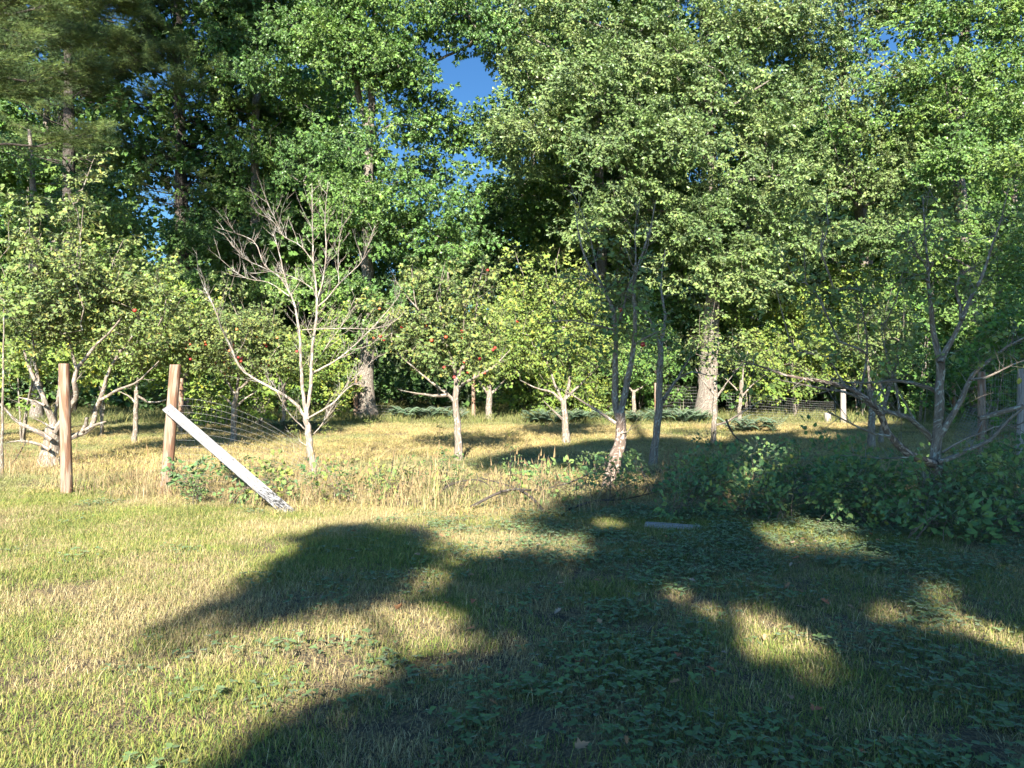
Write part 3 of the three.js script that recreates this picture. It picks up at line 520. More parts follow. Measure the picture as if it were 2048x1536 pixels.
apple('far thin apple tree in front of the wire right of the big oak trunk', [[1479, 850], [1479, 820], [1482, 790], [1484, 760]], 27.5, 0.08, [[[1482, 795], [1505, 770], [1530, 750]], [[1482, 790], [1460, 765], [1440, 750]], [[1484, 775], [1488, 730], [1500, 690]]], [[1540, 715, 50, 35], [1505, 690, 30, 25]], { colors: GREEN.yellow, perM3: 5, spikes: 6, per: 8, clump: 0.3, shoots: 1 });
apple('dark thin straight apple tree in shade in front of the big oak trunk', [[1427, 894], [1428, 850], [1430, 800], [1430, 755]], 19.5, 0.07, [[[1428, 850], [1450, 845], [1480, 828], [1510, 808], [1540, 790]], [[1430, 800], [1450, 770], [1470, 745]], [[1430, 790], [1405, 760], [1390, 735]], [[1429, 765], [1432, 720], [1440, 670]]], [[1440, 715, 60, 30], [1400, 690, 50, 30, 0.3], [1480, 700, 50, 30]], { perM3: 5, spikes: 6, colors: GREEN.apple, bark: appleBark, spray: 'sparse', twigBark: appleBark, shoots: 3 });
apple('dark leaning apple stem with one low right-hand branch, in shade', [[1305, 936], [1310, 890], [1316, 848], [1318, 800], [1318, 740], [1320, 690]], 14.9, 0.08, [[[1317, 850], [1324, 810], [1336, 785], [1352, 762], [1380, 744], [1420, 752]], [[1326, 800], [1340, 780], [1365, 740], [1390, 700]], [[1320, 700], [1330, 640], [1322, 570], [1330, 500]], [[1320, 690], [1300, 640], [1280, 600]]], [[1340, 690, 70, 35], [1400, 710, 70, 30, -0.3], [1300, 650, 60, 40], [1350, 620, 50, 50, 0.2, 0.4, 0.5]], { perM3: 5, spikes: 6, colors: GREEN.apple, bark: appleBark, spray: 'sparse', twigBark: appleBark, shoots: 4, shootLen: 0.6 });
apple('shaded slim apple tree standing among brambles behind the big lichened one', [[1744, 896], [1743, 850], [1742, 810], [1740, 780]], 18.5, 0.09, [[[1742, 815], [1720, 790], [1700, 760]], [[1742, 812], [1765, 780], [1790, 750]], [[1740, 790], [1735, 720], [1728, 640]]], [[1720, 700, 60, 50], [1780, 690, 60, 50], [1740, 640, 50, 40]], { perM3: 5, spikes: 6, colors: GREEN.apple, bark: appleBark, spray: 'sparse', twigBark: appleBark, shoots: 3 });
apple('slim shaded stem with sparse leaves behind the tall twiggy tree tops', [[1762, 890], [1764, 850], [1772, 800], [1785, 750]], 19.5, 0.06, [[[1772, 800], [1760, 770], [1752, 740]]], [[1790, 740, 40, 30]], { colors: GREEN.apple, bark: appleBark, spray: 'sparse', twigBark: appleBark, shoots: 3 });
// peeling two-stemmed tree right of centre
{
  const D = 11.7, S = [
    [trunkAt([[1216, 992], [1223, 955], [1233, 915], [1240, 880], [1239, 850], [1240, 826]], D), [0.105, 0.095, 0.08], peelBark],
    stem([[1238, 838], [1231, 789], [1229, 718], [1231, 656], [1225, 617], [1211, 582], [1197, 558], [1178, 531], [1160, 480], [1150, 420]], D, 0.06, 0.006, appleBark, 0.3, 2),
    stem([[1240, 830], [1248, 789], [1260, 734], [1266, 687], [1270, 637], [1266, 578], [1280, 523], [1300, 460], [1312, 400]], D, 0.055, 0.006, appleBark, 0.3, 3),
    stem([[1240, 640], [1250, 600], [1262, 560], [1290, 510], [1305, 450]], D - 0.1, 0.02, 0.005, appleBark, 0.3, 4),
    stem([[1232, 847], [1205, 828], [1178, 812], [1150, 793], [1130, 782]], D - 0.2, 0.03, 0.009, appleBark, 0.3, 5),
    stem([[1240, 868], [1258, 862], [1264, 850]], D - 0.1, 0.014, 0.006, appleBark, 0.1, 6),
    stem([[1230, 660], [1190, 650], [1140, 640], [1080, 648]], D - 0.2, 0.018, 0.005, appleBark, 0.3, 7),
    stem([[1267, 690], [1300, 670], [1330, 660]], D - 0.2, 0.018, 0.005, appleBark, 0.3, 8),
    stem([[1210, 580], [1170, 560], [1120, 555], [1090, 550]], D - 0.1, 0.014, 0.004, appleBark, 0.3, 9),
    stem([[1266, 580], [1272, 520], [1270, 460], [1280, 400]], D + 0.2, 0.016, 0.004, appleBark, 0.3, 10),
    stem([[1197, 556], [1186, 500], [1170, 440], [1148, 390]], D + 0.2, 0.012, 0.004, appleBark, 0.3, 11),
  ];
  const t = tree('apple_tree', 'two-stemmed apple tree with flaking bark, upper half dark and twiggy in shade', S, [lobe(1190, 670, 70, 40, D, 0.5), lobe(1280, 680, 60, 40, D, 0.5), lobe(1230, 560, 80, 70, D, 0.6, 0.35), lobe(1150, 700, 50, 30, D, 0.4)], { ...APPLE, colors: GREEN.apple, spray: 'sparse', twigBark: appleBark, bark: appleBark, apples: 2, perM3: 5, spikes: 8 });
  shoots(rng(53), t.g, S.slice(1).map((s) => s[0]), 6, 0.5, appleBark, 0.005, 0.4);
}
// big lichen covered apple tree at the right
{
  const D = 8.7, S = [
    [trunkAt([[1853, 1058], [1858, 1010], [1866, 960], [1871, 918]], D), [0.105, 0.1, 0.1], appleBark],
    stem([[1871, 925], [1873, 892], [1878, 857], [1882, 822], [1881, 787], [1882, 755], [1880, 716]], D, 0.0630, 0.0462, appleBark, 0.15, 2),
    stem([[1880, 722], [1866, 660], [1860, 600], [1856, 540], [1850, 470], [1846, 400]], D, 0.0378, 0.0059, appleBark, 0.3, 3),
    stem([[1881, 726], [1900, 690], [1922, 645], [1918, 600], [1910, 575], [1925, 545], [1945, 535]], D - 0.1, 0.0378, 0.0067, appleBark, 0.2, 4),
    stem([[1924, 640], [1945, 590], [1965, 550], [1985, 490], [2005, 430], [2015, 380]], D - 0.2, 0.0252, 0.0050, appleBark, 0.3, 5),
    stem([[1868, 928], [1854, 927], [1819, 908], [1797, 890], [1781, 873], [1766, 836], [1751, 816], [1722, 790], [1694, 774], [1666, 766], [1622, 759], [1575, 752], [1520, 732], [1480, 722]], D - 0.25, 0.0521, 0.0067, peelBark, 0.25, 6),
    stem([[1868, 885], [1836, 851], [1810, 831], [1775, 822], [1757, 812], [1722, 798], [1692, 785], [1644, 777], [1600, 768], [1560, 760]], D + 0.1, 0.0353, 0.0067, appleBark, 0.25, 7),
    stem([[1878, 785], [1840, 770], [1814, 763], [1780, 761], [1710, 767], [1660, 755]], D + 0.1, 0.0286, 0.0067, appleBark, 0.25, 8),
    stem([[1880, 872], [1900, 840], [1913, 818], [1928, 787], [1941, 759], [1950, 744], [1985, 715], [2020, 690], [2060, 670]], D, 0.0378, 0.0101, appleBark, 0.2, 9),
    stem([[1876, 925], [1913, 912], [1941, 897], [1970, 888], [1994, 866], [2016, 842], [2046, 816], [2080, 790]], D - 0.3, 0.0302, 0.0101, appleBark, 0.2, 10),
    stem([[1885, 905], [1925, 880], [1965, 866], [2000, 850], [2040, 858]], D - 0.1, 0.0168, 0.0067, appleBark, 0.2, 11),
    stem([[1958, 838], [1994, 827], [2046, 812]], D - 0.5, 0.0252, 0.0252, appleBark, 0.1, 12),
    stem([[1781, 873], [1750, 868], [1720, 856], [1690, 840], [1655, 825]], D - 0.5, 0.0151, 0.0050, appleBark, 0.2, 13),
    stem([[1690, 772], [1670, 740], [1655, 712], [1625, 708]], D - 0.3, 0.0134, 0.0042, appleBark, 0.2, 14),
    stem([[1798, 830], [1795, 790], [1785, 750], [1770, 700], [1762, 650]], D + 0.1, 0.0151, 0.0050, appleBark, 0.2, 15),
    stem([[1836, 851], [1815, 815], [1800, 790], [1790, 764]], D + 0.1, 0.0134, 0.0067, appleBark, 0.2, 16),
    stem([[1715, 796], [1730, 740], [1735, 690], [1725, 620], [1712, 560]], D + 0.2, 0.0168, 0.0050, appleBark, 0.2, 17),
    stem([[1940, 760], [1975, 755], [2010, 735], [2050, 720]], D - 0.2, 0.0168, 0.0067, appleBark, 0.2, 18),
    stem([[1858, 545], [1830, 500], [1800, 470], [1770, 440]], D, 0.0101, 0.0034, appleBark, 0.2, 19),
    stem([[1830, 914], [1790, 916], [1740, 916], [1690, 905]], D - 0.4, 0.0101, 0.0034, appleBark, 0.2, 20),
  ];
  const t = tree('apple_tree', 'big low-forking apple tree with lichen spotted bark, shaded among brambles', S,
    [lobe(1600, 690, 110, 60, D - 0.2, 0.7), lobe(1500, 700, 80, 45, D - 0.2, 0.5), lobe(1720, 620, 90, 80, D, 0.7), lobe(1830, 560, 90, 90, D + 0.1, 0.7), lobe(1950, 580, 80, 90, D, 0.7), lobe(1990, 690, 60, 50, D, 0.5), lobe(1640, 600, 80, 60, D + 0.2, 0.6), lobe(1880, 460, 90, 70, D + 0.1, 0.6, 0.7), lobe(2010, 470, 60, 80, D, 0.5, 0.7), lobe(1720, 720, 90, 40, D, 0.6)],
    { ...APPLE, colors: GREEN.apple, spray: 'sparse', twigBark: appleBark, bark: appleBark, perM3: 6, per: 4, clump: 0.18, spikes: 14 });
  shoots(rng(54), t.g, S.slice(1).map((s) => s[0]), 11, 0.55, appleBark, 0.0042, 0.25);
}
// ------------------------------------------------------------------ forest edge
const UP = (list, d) => trunkAt(list, d);
const BIG = { bark: oakBark, twigBark: oakBark, spray: 'oak', leaf: broadLeaf, colors: GREEN.oak, clump: 1.05, per: 36, perM3: 0.4, flat: 0.5, even: 0.5, wood: { tip: 0.014, most: 0.16, step: 0.8, power: 0.42, wander: 0.5 } };
// openings where the photograph shows open sky between the boughs
const GAPS = [[930, 145, 66, 26], [875, 128, 34, 13], [985, 160, 26, 14], [268, 175, 34, 40], [300, 285, 32, 50], [255, 330, 26, 40], [235, 45, 30, 22], [330, 345, 18, 40], [1380, 55, 26, 30], [1545, 130, 26, 24], [1700, 55, 22, 16], [1780, 95, 26, 28], [1130, 55, 18, 20], [1945, 170, 18, 14], [500, 205, 18, 16], [1075, 380, 24, 26], [585, 380, 14, 12], [1450, 95, 14, 16]];
const open = (p, f = 1) => { const d = -p.z; if (d < 5) return true; const x = p.x / d * FOCAL + 1024, y = 768 - (p.y - EYE) / d * FOCAL; for (const [a, b, rx, ry] of GAPS) if (((x - a) / rx) ** 2 + ((y - b) / ry) ** 2 < f) return false; return true; };
BIG.keep = open;
const lobes = (d, list) => list.map((l) => lobe(l[0], l[1], l[2], l[3], d + (l[4] ?? 0), l[5], l[6]));
tree('oak_tree', 'tall forest oak left of centre with thick pale trunk forking high up', [
  [UP([[733, 852], [732, 760], [735, 640], [734, 480], [738, 330], [741, 250]], 30), [0.40, 0.27, 0.24, 0.2, 0.17]],
  stem([[741, 260], [744, 180], [748, 100], [750, 0], [752, -180]], 30, 0.15, 0.07, oakBark, 0.6, 2), stem([[739, 270], [722, 215], [708, 130], [698, 40], [685, -140]], 30, 0.14, 0.07, oakBark, 0.6, 3),
  stem([[744, 160], [790, 145], [850, 130], [930, 95], [1000, 60]], 29.7, 0.09, 0.03, oakBark, 0.4, 4), stem([[734, 500], [700, 440], [640, 390], [580, 350]], 29, 0.07, 0.02, oakBark, 0.4, 5), stem([[735, 480], [780, 440], [840, 450], [900, 490]], 29, 0.07, 0.02, oakBark, 0.4, 6), stem([[700, 60], [660, 90], [610, 60], [560, 45]], 29.5, 0.05, 0.02, oakBark, 0.4, 7)],
  lobes(29, [[760, 430, 120, 80, -1.3, 1.7], [640, 350, 75, 40, -0.6, 1.2], [690, 380, 70, 60, -1, 1.2], [880, 520, 75, 50, -1.2, 1.3], [830, 460, 80, 60, -1, 1.3], [660, 560, 80, 60, -0.4, 1.4], [780, 590, 90, 55, -0.8, 1.3], [880, 390, 50, 35, 0, 1], [650, 270, 60, 35, 0, 1.2], [720, 120, 120, 90, 0, 2], [860, 70, 110, 45, -0.3, 1.6], [960, 70, 70, 40, -0.2, 1.3], [600, 90, 70, 60, 0.2, 1.5], [800, 190, 70, 35, 0.5, 1.3], [760, 260, 60, 40, 0.3, 1.2], [840, 255, 60, 40, 1.2, 1.3], [840, 310, 60, 40, 2, 1.3], [870, 330, 50, 40, 3, 1.3], [900, 240, 60, 40, 2.2, 1.4], [960, 280, 60, 50, 2.5, 1.4], [930, 30, 80, 40, 0.4, 1.4], [735, 320, 60, 45, -1.3, 1.2], [800, 20, 90, 50, 0.3, 1.6, 1.3], [640, 10, 80, 60, 0.3, 1.6, 1.3], [560, 130, 60, 50, 0.5, 1.3], [830, 150, 60, 25, 0.4, 1.2], [720, 30, 80, 60, -0.6, 1.5], [700, -150, 230, 140, 0.5, 3.4, 0.6], [900, -130, 150, 100, 0.5, 2.5, 0.6]]),
  { ...BIG, spray: 'maple', colors: GREEN.maple, group: 'tall forest edge trees' });
tree('oak_tree', 'broad pale-leaved forest oak right of centre with sunlit trunk foot', [
  [UP([[1411, 848], [1413, 800], [1416, 740], [1422, 650], [1426, 540], [1428, 440], [1424, 330], [1418, 230], [1408, 90], [1398, -80]], 30.5), [0.42, 0.34, 0.24, 0.2, 0.17, 0.13, 0.09]],
  stem([[1428, 360], [1470, 364], [1510, 358], [1560, 350]], 29.6, 0.09, 0.03, oakBark, 0.4, 2), stem([[1424, 330], [1370, 280], [1300, 240], [1220, 220]], 29.8, 0.1, 0.03, oakBark, 0.5, 3), stem([[1427, 450], [1370, 430], [1300, 420], [1220, 430]], 29.8, 0.08, 0.03, oakBark, 0.5, 4), stem([[1418, 230], [1350, 150], [1290, 100], [1220, 60]], 30, 0.09, 0.03, oakBark, 0.5, 5), stem([[1420, 260], [1480, 200], [1540, 160]], 30, 0.09, 0.03, oakBark, 0.5, 6)],
  lobes(29, [[1120, 240, 90, 75, -0.8, 1.7], [1210, 190, 90, 75, -1, 1.8], [1310, 160, 100, 75, -0.9, 1.8], [1260, 290, 95, 60, -1.2, 1.6], [1360, 300, 90, 75, -1.3, 1.6], [1190, 420, 80, 60, -0.6, 1.4], [1290, 400, 80, 60, -1, 1.4], [1400, 420, 70, 60, -1.2, 1.3], [1480, 220, 90, 90, -0.4, 1.8], [1500, 400, 100, 75, -1, 1.7], [1300, 50, 110, 50, 0.2, 1.8], [1210, 70, 80, 50, 0.2, 1.5], [1450, 530, 90, 55, -0.7, 1.3], [1370, 510, 70, 50, -0.4, 1.2], [1470, 70, 80, 60, 0.4, 1.6], [1390, 110, 60, 40, 0, 1.4], [1050, 60, 65, 50, 0.5, 1.5, 1.3], [1000, 10, 70, 40, 0.6, 1.4, 1.3], [1140, 20, 80, 50, 0.5, 1.6, 1.3], [1400, 20, 90, 50, 0.5, 1.6, 1.3], [1520, 30, 80, 50, 0.6, 1.5, 1.3], [1060, 150, 45, 40, 0.2, 1.2], [1040, 240, 50, 45, 0.6, 1.3], [1050, 330, 50, 40, 1.6, 1.3], [1600, -20, 80, 50, 0.5, 1.5], [1130, 110, 60, 40, 0.4, 1.3], [1560, 480, 70, 60, -0.6, 1.3], [1300, -150, 250, 130, 0.5, 3.4, 0.6]]),
  { ...BIG, group: 'tall forest edge trees' });
tree('oak_tree', 'dark-trunked forest oak behind the far grey post', [
  [UP([[1752, 845], [1744, 700], [1735, 560], [1722, 430], [1706, 350], [1694, 260], [1686, 150], [1680, 50], [1690, -120]], 33), [0.36, 0.3, 0.27, 0.24, 0.2, 0.15, 0.1]],
  stem([[1712, 370], [1700, 380], [1688, 350], [1660, 300]], 32.5, 0.09, 0.04, oakBark, 0.3, 2), stem([[1690, 200], [1740, 150], [1790, 110]], 32.5, 0.1, 0.03, oakBark, 0.4, 3), stem([[1720, 420], [1760, 380], [1800, 340]], 32, 0.09, 0.03, oakBark, 0.4, 4)],
  lobes(31.5, [[1590, 220, 75, 60, -1, 1.6], [1640, 130, 70, 50, -0.4, 1.5], [1750, 200, 80, 50, -0.6, 1.6], [1620, 330, 80, 60, -1.2, 1.6], [1760, 320, 95, 65, -1.2, 1.7], [1720, 480, 90, 55, -1.2, 1.6], [1830, 240, 70, 60, 0, 1.5], [1620, 460, 75, 55, -1, 1.4], [1600, 50, 90, 45, 0, 1.6], [1740, 30, 70, 40, 0.3, 1.4], [1800, 0, 70, 40, 0.5, 1.4], [1690, 90, 60, 40, 0.8, 1.3], [1830, 420, 75, 60, -1, 1.5], [1680, -130, 200, 110, 0.5, 3, 0.6]]),
  { ...BIG, spray: 'maple', colors: GREEN.oak, group: 'tall forest edge trees' });
tree('maple_tree', 'leaning forest maple whose fork shows in the top right corner', [
  [UP([[1960, 850], [1945, 650], [1925, 450], [1910, 280], [1915, 160], [1930, 60], [1950, -60]], 31), [0.34, 0.28, 0.24, 0.2, 0.12]],
  stem([[1910, 270], [1935, 200], [1975, 130], [2020, 60]], 31, 0.13, 0.05, oakBark, 0.4, 2)],
  lobes(29.5, [[1850, 60, 90, 55, 0.5, 1.6], [1830, 150, 80, 45, 0.4, 1.5, 1.3], [1900, 20, 90, 50, 0.6, 1.6, 1.3], [1900, 220, 70, 50, -0.5, 1.4], [1990, 20, 80, 60, 0.4, 1.5, 1.3], [1780, 250, 70, 50, 0, 1.4], [1760, 110, 60, 40, 0.8, 1.3], [1960, 130, 90, 70, 0, 1.7], [2030, 230, 80, 90, -1.5, 1.7], [1900, 320, 80, 60, -1.4, 1.6], [1990, 380, 80, 90, -3, 1.7], [2030, 540, 70, 100, -5, 1.6], [1900, 470, 80, 70, -3, 1.5], [1970, 640, 70, 70, -5, 1.4], [2060, 700, 70, 70, -6, 1.4], [2050, 50, 90, 80, 0, 1.8], [1970, -110, 150, 90, 0.5, 2.4, 0.6]]),
  { ...BIG, spray: 'maple', colors: [...GREEN.maple, GREEN.yellow[1]], group: 'tall forest edge trees' });
tree('maple_tree', 'pale-trunked tree set back in the woods behind the yellowish apple tree', [[UP([[1208, 840], [1206, 700], [1206, 560], [1200, 430], [1198, 320], [1196, 200], [1190, 60]], 36), [0.3, 0.26, 0.22, 0.18, 0.1]]],
  lobes(35.5, [[1130, 480, 60, 45, 0, 1.5], [1270, 540, 70, 50, 0, 1.6], [1180, 300, 60, 60, 0, 1.6], [1260, 660, 60, 50, -1, 1.4], [1100, 330, 60, 50, 0.5, 1.5]]), { ...BIG, spray: 'maple', colors: GREEN.yellow, perM3: 0.28, group: 'tall forest edge trees' });
// understory saplings and shrubs in front of the woods
function shrub(name, label, px, d, lob, o = {}) {
  const b0 = onGround(px, d), r = rng(900 + px + d * 7), stems = [];
  const n = o.stems ?? 4;
  for (let k = 0; k < n; k++) { const l = lob[Math.floor(r() * lob.length)], c = at(l[0], l[1], d + (l[4] ?? 0)); const a = b0.clone().add(V((r() - 0.5) * 0.25, 0, (r() - 0.5) * 0.25)); stems.push([[a, a.clone().lerp(c, 0.5).add(V((r() - 0.5) * 0.2, 0.15, (r() - 0.5) * 0.2)), c], [o.rad ?? 0.025, (o.rad ?? 0.025) * 0.6, 0.008]]); }
  return tree(name, label, stems, lobes(d, lob), { bark: appleBark, twigBark: appleBark, spray: 'bush', leaf: softLeaf, colors: GREEN.yellow, clump: 0.32, per: 8, perM3: 4.5, flat: 0.85, even: 0.6, step: 0.3, droop: 0, category: 'shrub', wood: { tip: 0.005, most: 0.03, step: 0.4, power: 0.4, wander: 0.4 }, ...o });
}
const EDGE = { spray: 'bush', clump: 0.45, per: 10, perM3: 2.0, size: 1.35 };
shrub('sapling', 'tall thin sapling with upright leafy stem cut by the left edge', -8, 13.5, [[8, 600, 30, 60], [14, 500, 22, 60], [20, 430, 16, 45]], { stems: 1, rad: 0.03, perM3: 16, clump: 0.2, per: 5, size: 0.9, colors: GREEN.apple });
shrub('shrub', 'yellow-green shrub behind the left apple tree, beside the picture edge', 40, 20, [[30, 620, 80, 60], [20, 740, 80, 60], [80, 700, 60, 60]], EDGE);
shrub('shrub', 'sunlit shrub filling the gap between the two near posts', 200, 22, [[190, 620, 80, 60], [210, 720, 80, 55], [140, 700, 60, 60], [180, 520, 70, 50, 1]], EDGE);
shrub('shrub', 'yellow leafy shrub directly behind the tilted post', 350, 25, [[350, 640, 70, 55], [380, 730, 70, 55], [310, 700, 60, 60], [420, 800, 60, 35]], EDGE);
shrub('shrub', 'low bright shrub under the tree of small red apples', 520, 27, [[520, 780, 60, 45], [560, 740, 55, 45], [470, 790, 50, 40]], EDGE);
shrub('shrub', 'bright bushy growth left of the thick oak trunk', 655, 29, [[650, 720, 55, 40], [668, 790, 45, 40], [620, 800, 40, 35]], EDGE);
shrub('shrub', 'bushy yellow-green growth behind the white trunked small apple tree', 1060, 32.5, [[1050, 740, 60, 45], [1030, 800, 55, 25], [1090, 790, 60, 35], [1040, 660, 55, 45]], { ...EDGE });
shrub('shrub', 'sunny shrub directly behind the yellowish apple tree', 1180, 32.5, [[1180, 740, 60, 50], [1200, 800, 55, 30], [1150, 660, 60, 45]], EDGE);
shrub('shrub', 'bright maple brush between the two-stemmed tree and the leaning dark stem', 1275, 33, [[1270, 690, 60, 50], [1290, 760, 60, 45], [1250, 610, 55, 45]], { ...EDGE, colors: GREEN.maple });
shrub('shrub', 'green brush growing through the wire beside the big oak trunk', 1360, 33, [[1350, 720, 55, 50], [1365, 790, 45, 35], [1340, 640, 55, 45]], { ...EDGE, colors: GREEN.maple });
shrub('shrub', 'yellow-lit brush just right of the big oak trunk foot', 1500, 32, [[1500, 680, 65, 55], [1520, 770, 55, 45], [1470, 620, 50, 45]], EDGE);
shrub('shrub', 'tall yellow-lit brush left of the far grey post', 1590, 31.5, [[1590, 640, 70, 60], [1600, 740, 60, 50], [1640, 680, 55, 50], [1570, 560, 60, 45]], EDGE);
shrub('shrub', 'tall sunlit brush right of the far grey post', 1720, 31.5, [[1710, 640, 70, 60], [1730, 730, 55, 45], [1780, 670, 60, 55], [1700, 570, 70, 50]], EDGE);
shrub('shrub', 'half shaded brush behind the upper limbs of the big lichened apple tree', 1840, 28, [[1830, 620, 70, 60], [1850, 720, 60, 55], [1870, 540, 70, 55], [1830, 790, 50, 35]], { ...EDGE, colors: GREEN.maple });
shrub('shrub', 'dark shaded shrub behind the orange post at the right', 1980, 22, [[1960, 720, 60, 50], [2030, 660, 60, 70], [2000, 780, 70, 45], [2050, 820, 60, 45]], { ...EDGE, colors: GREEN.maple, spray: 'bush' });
// ferns and low green plants at the foot of the forest
{
  const fr = rng(640), fern = [0, 1].map((s) => { const b = new Build(), r = rng(650 + s); for (let k = 0; k < 9; k++) { const a = r() * 6.28, L = 0.5 + 0.3 * r(), up = 0.9 + 0.5 * r(); for (let j = 1; j <= 12; j++) { const t = j / 12, o = V(Math.cos(a) * L * t * 0.8, L * (up * t - 0.75 * t * t), Math.sin(a) * L * t * 0.8), w = 0.16 * Math.sin(Math.PI * Math.min(1, 0.15 + t * 0.85)); for (const q of [-1, 1]) leaf(b, o, V(-Math.sin(a) * q + 0.4 * Math.cos(a), 0.05, Math.cos(a) * q + 0.4 * Math.sin(a)).normalize(), V(0, 1, 0), w, 'simple', [1, 0.9 + 0.2 * r(), 1], 0.05, 0.2); } } return b.geo(); });
  const spots = [[1100, 28, 'feathery bright fern clump left of the yellowish apple tree'], [1180, 28.5, 'feathery fern clump right of the yellowish apple tree'], [880, 29.5, 'far fern clump beside the collapsed wire heap'], [1350, 28.5, 'fern clump at the foot of the far upright wire'], [1382, 28.2, 'fern clump touching the big oak trunk foot'], [1490, 24, 'round bright fern clump in the meadow right of the big oak'], [1280, 28, 'small fern clump below the pale far sapling'], [820, 29.5, 'low fern clump under the sagging far wire strip'], [590, 24, 'fern clump in the grass left of the dead tree']];
  for (const [px, d, label] of spots) { const b0 = onGround(px, d), g = thing('fern', label, 'fern', b0, 'ferns at the forest foot'), L = []; for (let k = 0; k < 9; k++) { const p = b0.clone().add(V((fr() - 0.5) * 1.6, 0.05, (fr() - 0.5) * 0.9)); L.push({ m: new THREE.Matrix4().makeRotationY(fr() * 6).scale(V(1, 1, 1).multiplyScalar(0.8 + 0.5 * fr())).setPosition(p), c: [0.075, 0.16 + 0.03 * fr(), 0.045] }); } copies(g, 'fronds', fern[Math.floor(fr() * 2)], softLeaf, L); }
}
// ------------------------------------------------------------------ pines
function pine(label, px, d, r0, rows, opts) {
  const r = rng(700 + px), top = opts.top, b0 = onGround(px, d), tp = at(opts.topX ?? px, top, d), trunk = [b0, b0.clone().lerp(tp, 0.35), b0.clone().lerp(tp, 0.7), tp];
  const g = thing('pine_tree', label, 'tree', b0, 'white pines'), fine = curve(trunk, 0.8), c = fine.length - 1;
  fine[0].y -= 0.2; part(g, 'trunk', new Build().tube(fine, fine.map((_, k) => lerp(r0, r0 * 0.25, k / c)), 14, 0.15).geo(), pineBark);
  const b = new Build(), list = [];
  for (const [row, reach, dens, dead] of rows) {
    const y = at(0, row, d).y, o0 = fine.reduce((m, q) => Math.abs(q.y - y) < Math.abs(m.y - y) ? q : m), n = 6 + Math.floor(r() * 3);
    for (let k = 0; k < n; k++) {
      const a = k / n * 6.283 + r() * 0.7, L = reach * (0.7 + 0.5 * r()), o = V(o0.x, y + (r() - 0.5) * 0.6, o0.z), dir = V(Math.cos(a), 0.05 + 0.15 * r(), Math.sin(a)), pts = [];
      for (let j = 0; j <= 6; j++) { const t = j / 6; pts.push(o.clone().addScaledVector(dir, L * t).add(V(0, L * (0.10 * t * t - 0.06 * t), 0)).addScaledVector(randDir(r), 0.04 * L * t)); }
      b.tube(pts, pts.map((_, j) => lerp(0.012 + 0.011 * L, 0.006, j / 6)), 5, 0.1, [1, 1, 1], false);
      for (let j = 0; j < (dead ? 10 : 5); j++) { const q = pts[1 + Math.floor(r() * 5)], e = q.clone().addScaledVector(dir, 0.3 * r()).addScaledVector(randDir(r), 0.5 + 0.4 * r()); b.tube([q, e], [0.01, 0.003], 3, 0, [1, 1, 1], false); }
      const m = Math.round(dens * L * 16);
      for (let j = 0; j < m; j++) {
        const t = 0.3 + 0.72 * Math.sqrt(r()), f = Math.min(5.99, t * 6), i = Math.floor(f), q = pts[i].clone().lerp(pts[Math.min(6, i + 1)], f - i), w = 0.34 * L * (1.15 - t) + 0.25, s = (r() - 0.5) * 2;
        q.add(V(-Math.sin(a) * s * w, (r() - 0.35) * 0.35, Math.cos(a) * s * w)); if (!open(q, 0.8)) continue;
        const out = dir.clone().add(V(-Math.sin(a) * s * 0.8, 0.15, Math.cos(a) * s * 0.8)).addScaledVector(randDir(r), 0.3).normalize(), u = clamp(r() * 1.1), k0 = GREEN.pine[Math.min(1, Math.floor(u * 2))], k1 = GREEN.pine[Math.min(2, Math.floor(u * 2) + 1)], v = u * 2 % 1;
        list.push({ m: place(q, out, V(0, 1, 0.1).addScaledVector(randDir(r), 0.3), 0.85 + 0.5 * r()), c: [0, 1, 2].map((x) => lerp(k0[x], k1[x], v)) });
      }
    }
  }
  part(g, 'branches', b.geo(), pineBark, 'stuff'); copies(g, 'crown', SPRAY.pine[Math.floor(r() * 2)], needleMat, list);
}
const rowsFor = (a, b, step, reach, dens, dead) => { const o = []; for (let y = a; y >= b; y -= step) o.push([y, reach, dens, dead]); return o; };
pine('tall white pine with bare dark trunk and open sky around its dead lower boughs', 371, 34, 0.36, [...rowsFor(420, 270, 42, 2.2, 0.12, true), [235, 3.2, 0.8], [190, 3.6, 1.1], [120, 3.6, 1], [60, 4, 1.1], ...rowsFor(0, -420, 75, 3.6, 0.9)], { top: -520, topX: 345 });
pine('dark white pine trunk half hidden near the left edge of the woods', 138, 33, 0.34, [...rowsFor(330, 200, 60, 2.4, 0.3, true), ...rowsFor(150, -400, 60, 3.8, 1.4)], { top: -480 });
pine('near white pine out of frame whose boughs hang into the top left corner', -200, 19, 0.4, [[280, 4.2, 0.7], [130, 5.8, 1.3], [20, 5.6, 1.2], [-100, 5.2, 1.0], [-220, 4.8, 1.2], [-340, 4.4, 1.1], [-460, 4.2, 1], [-580, 4, 1], [-700, 3.8, 1], [-820, 4, 1], [-940, 4, 1], [-1060, 3.6, 1], [-1180, 3.4, 1], [-1300, 2.8, 1], [-1400, 2, 1]], { top: -1480 });
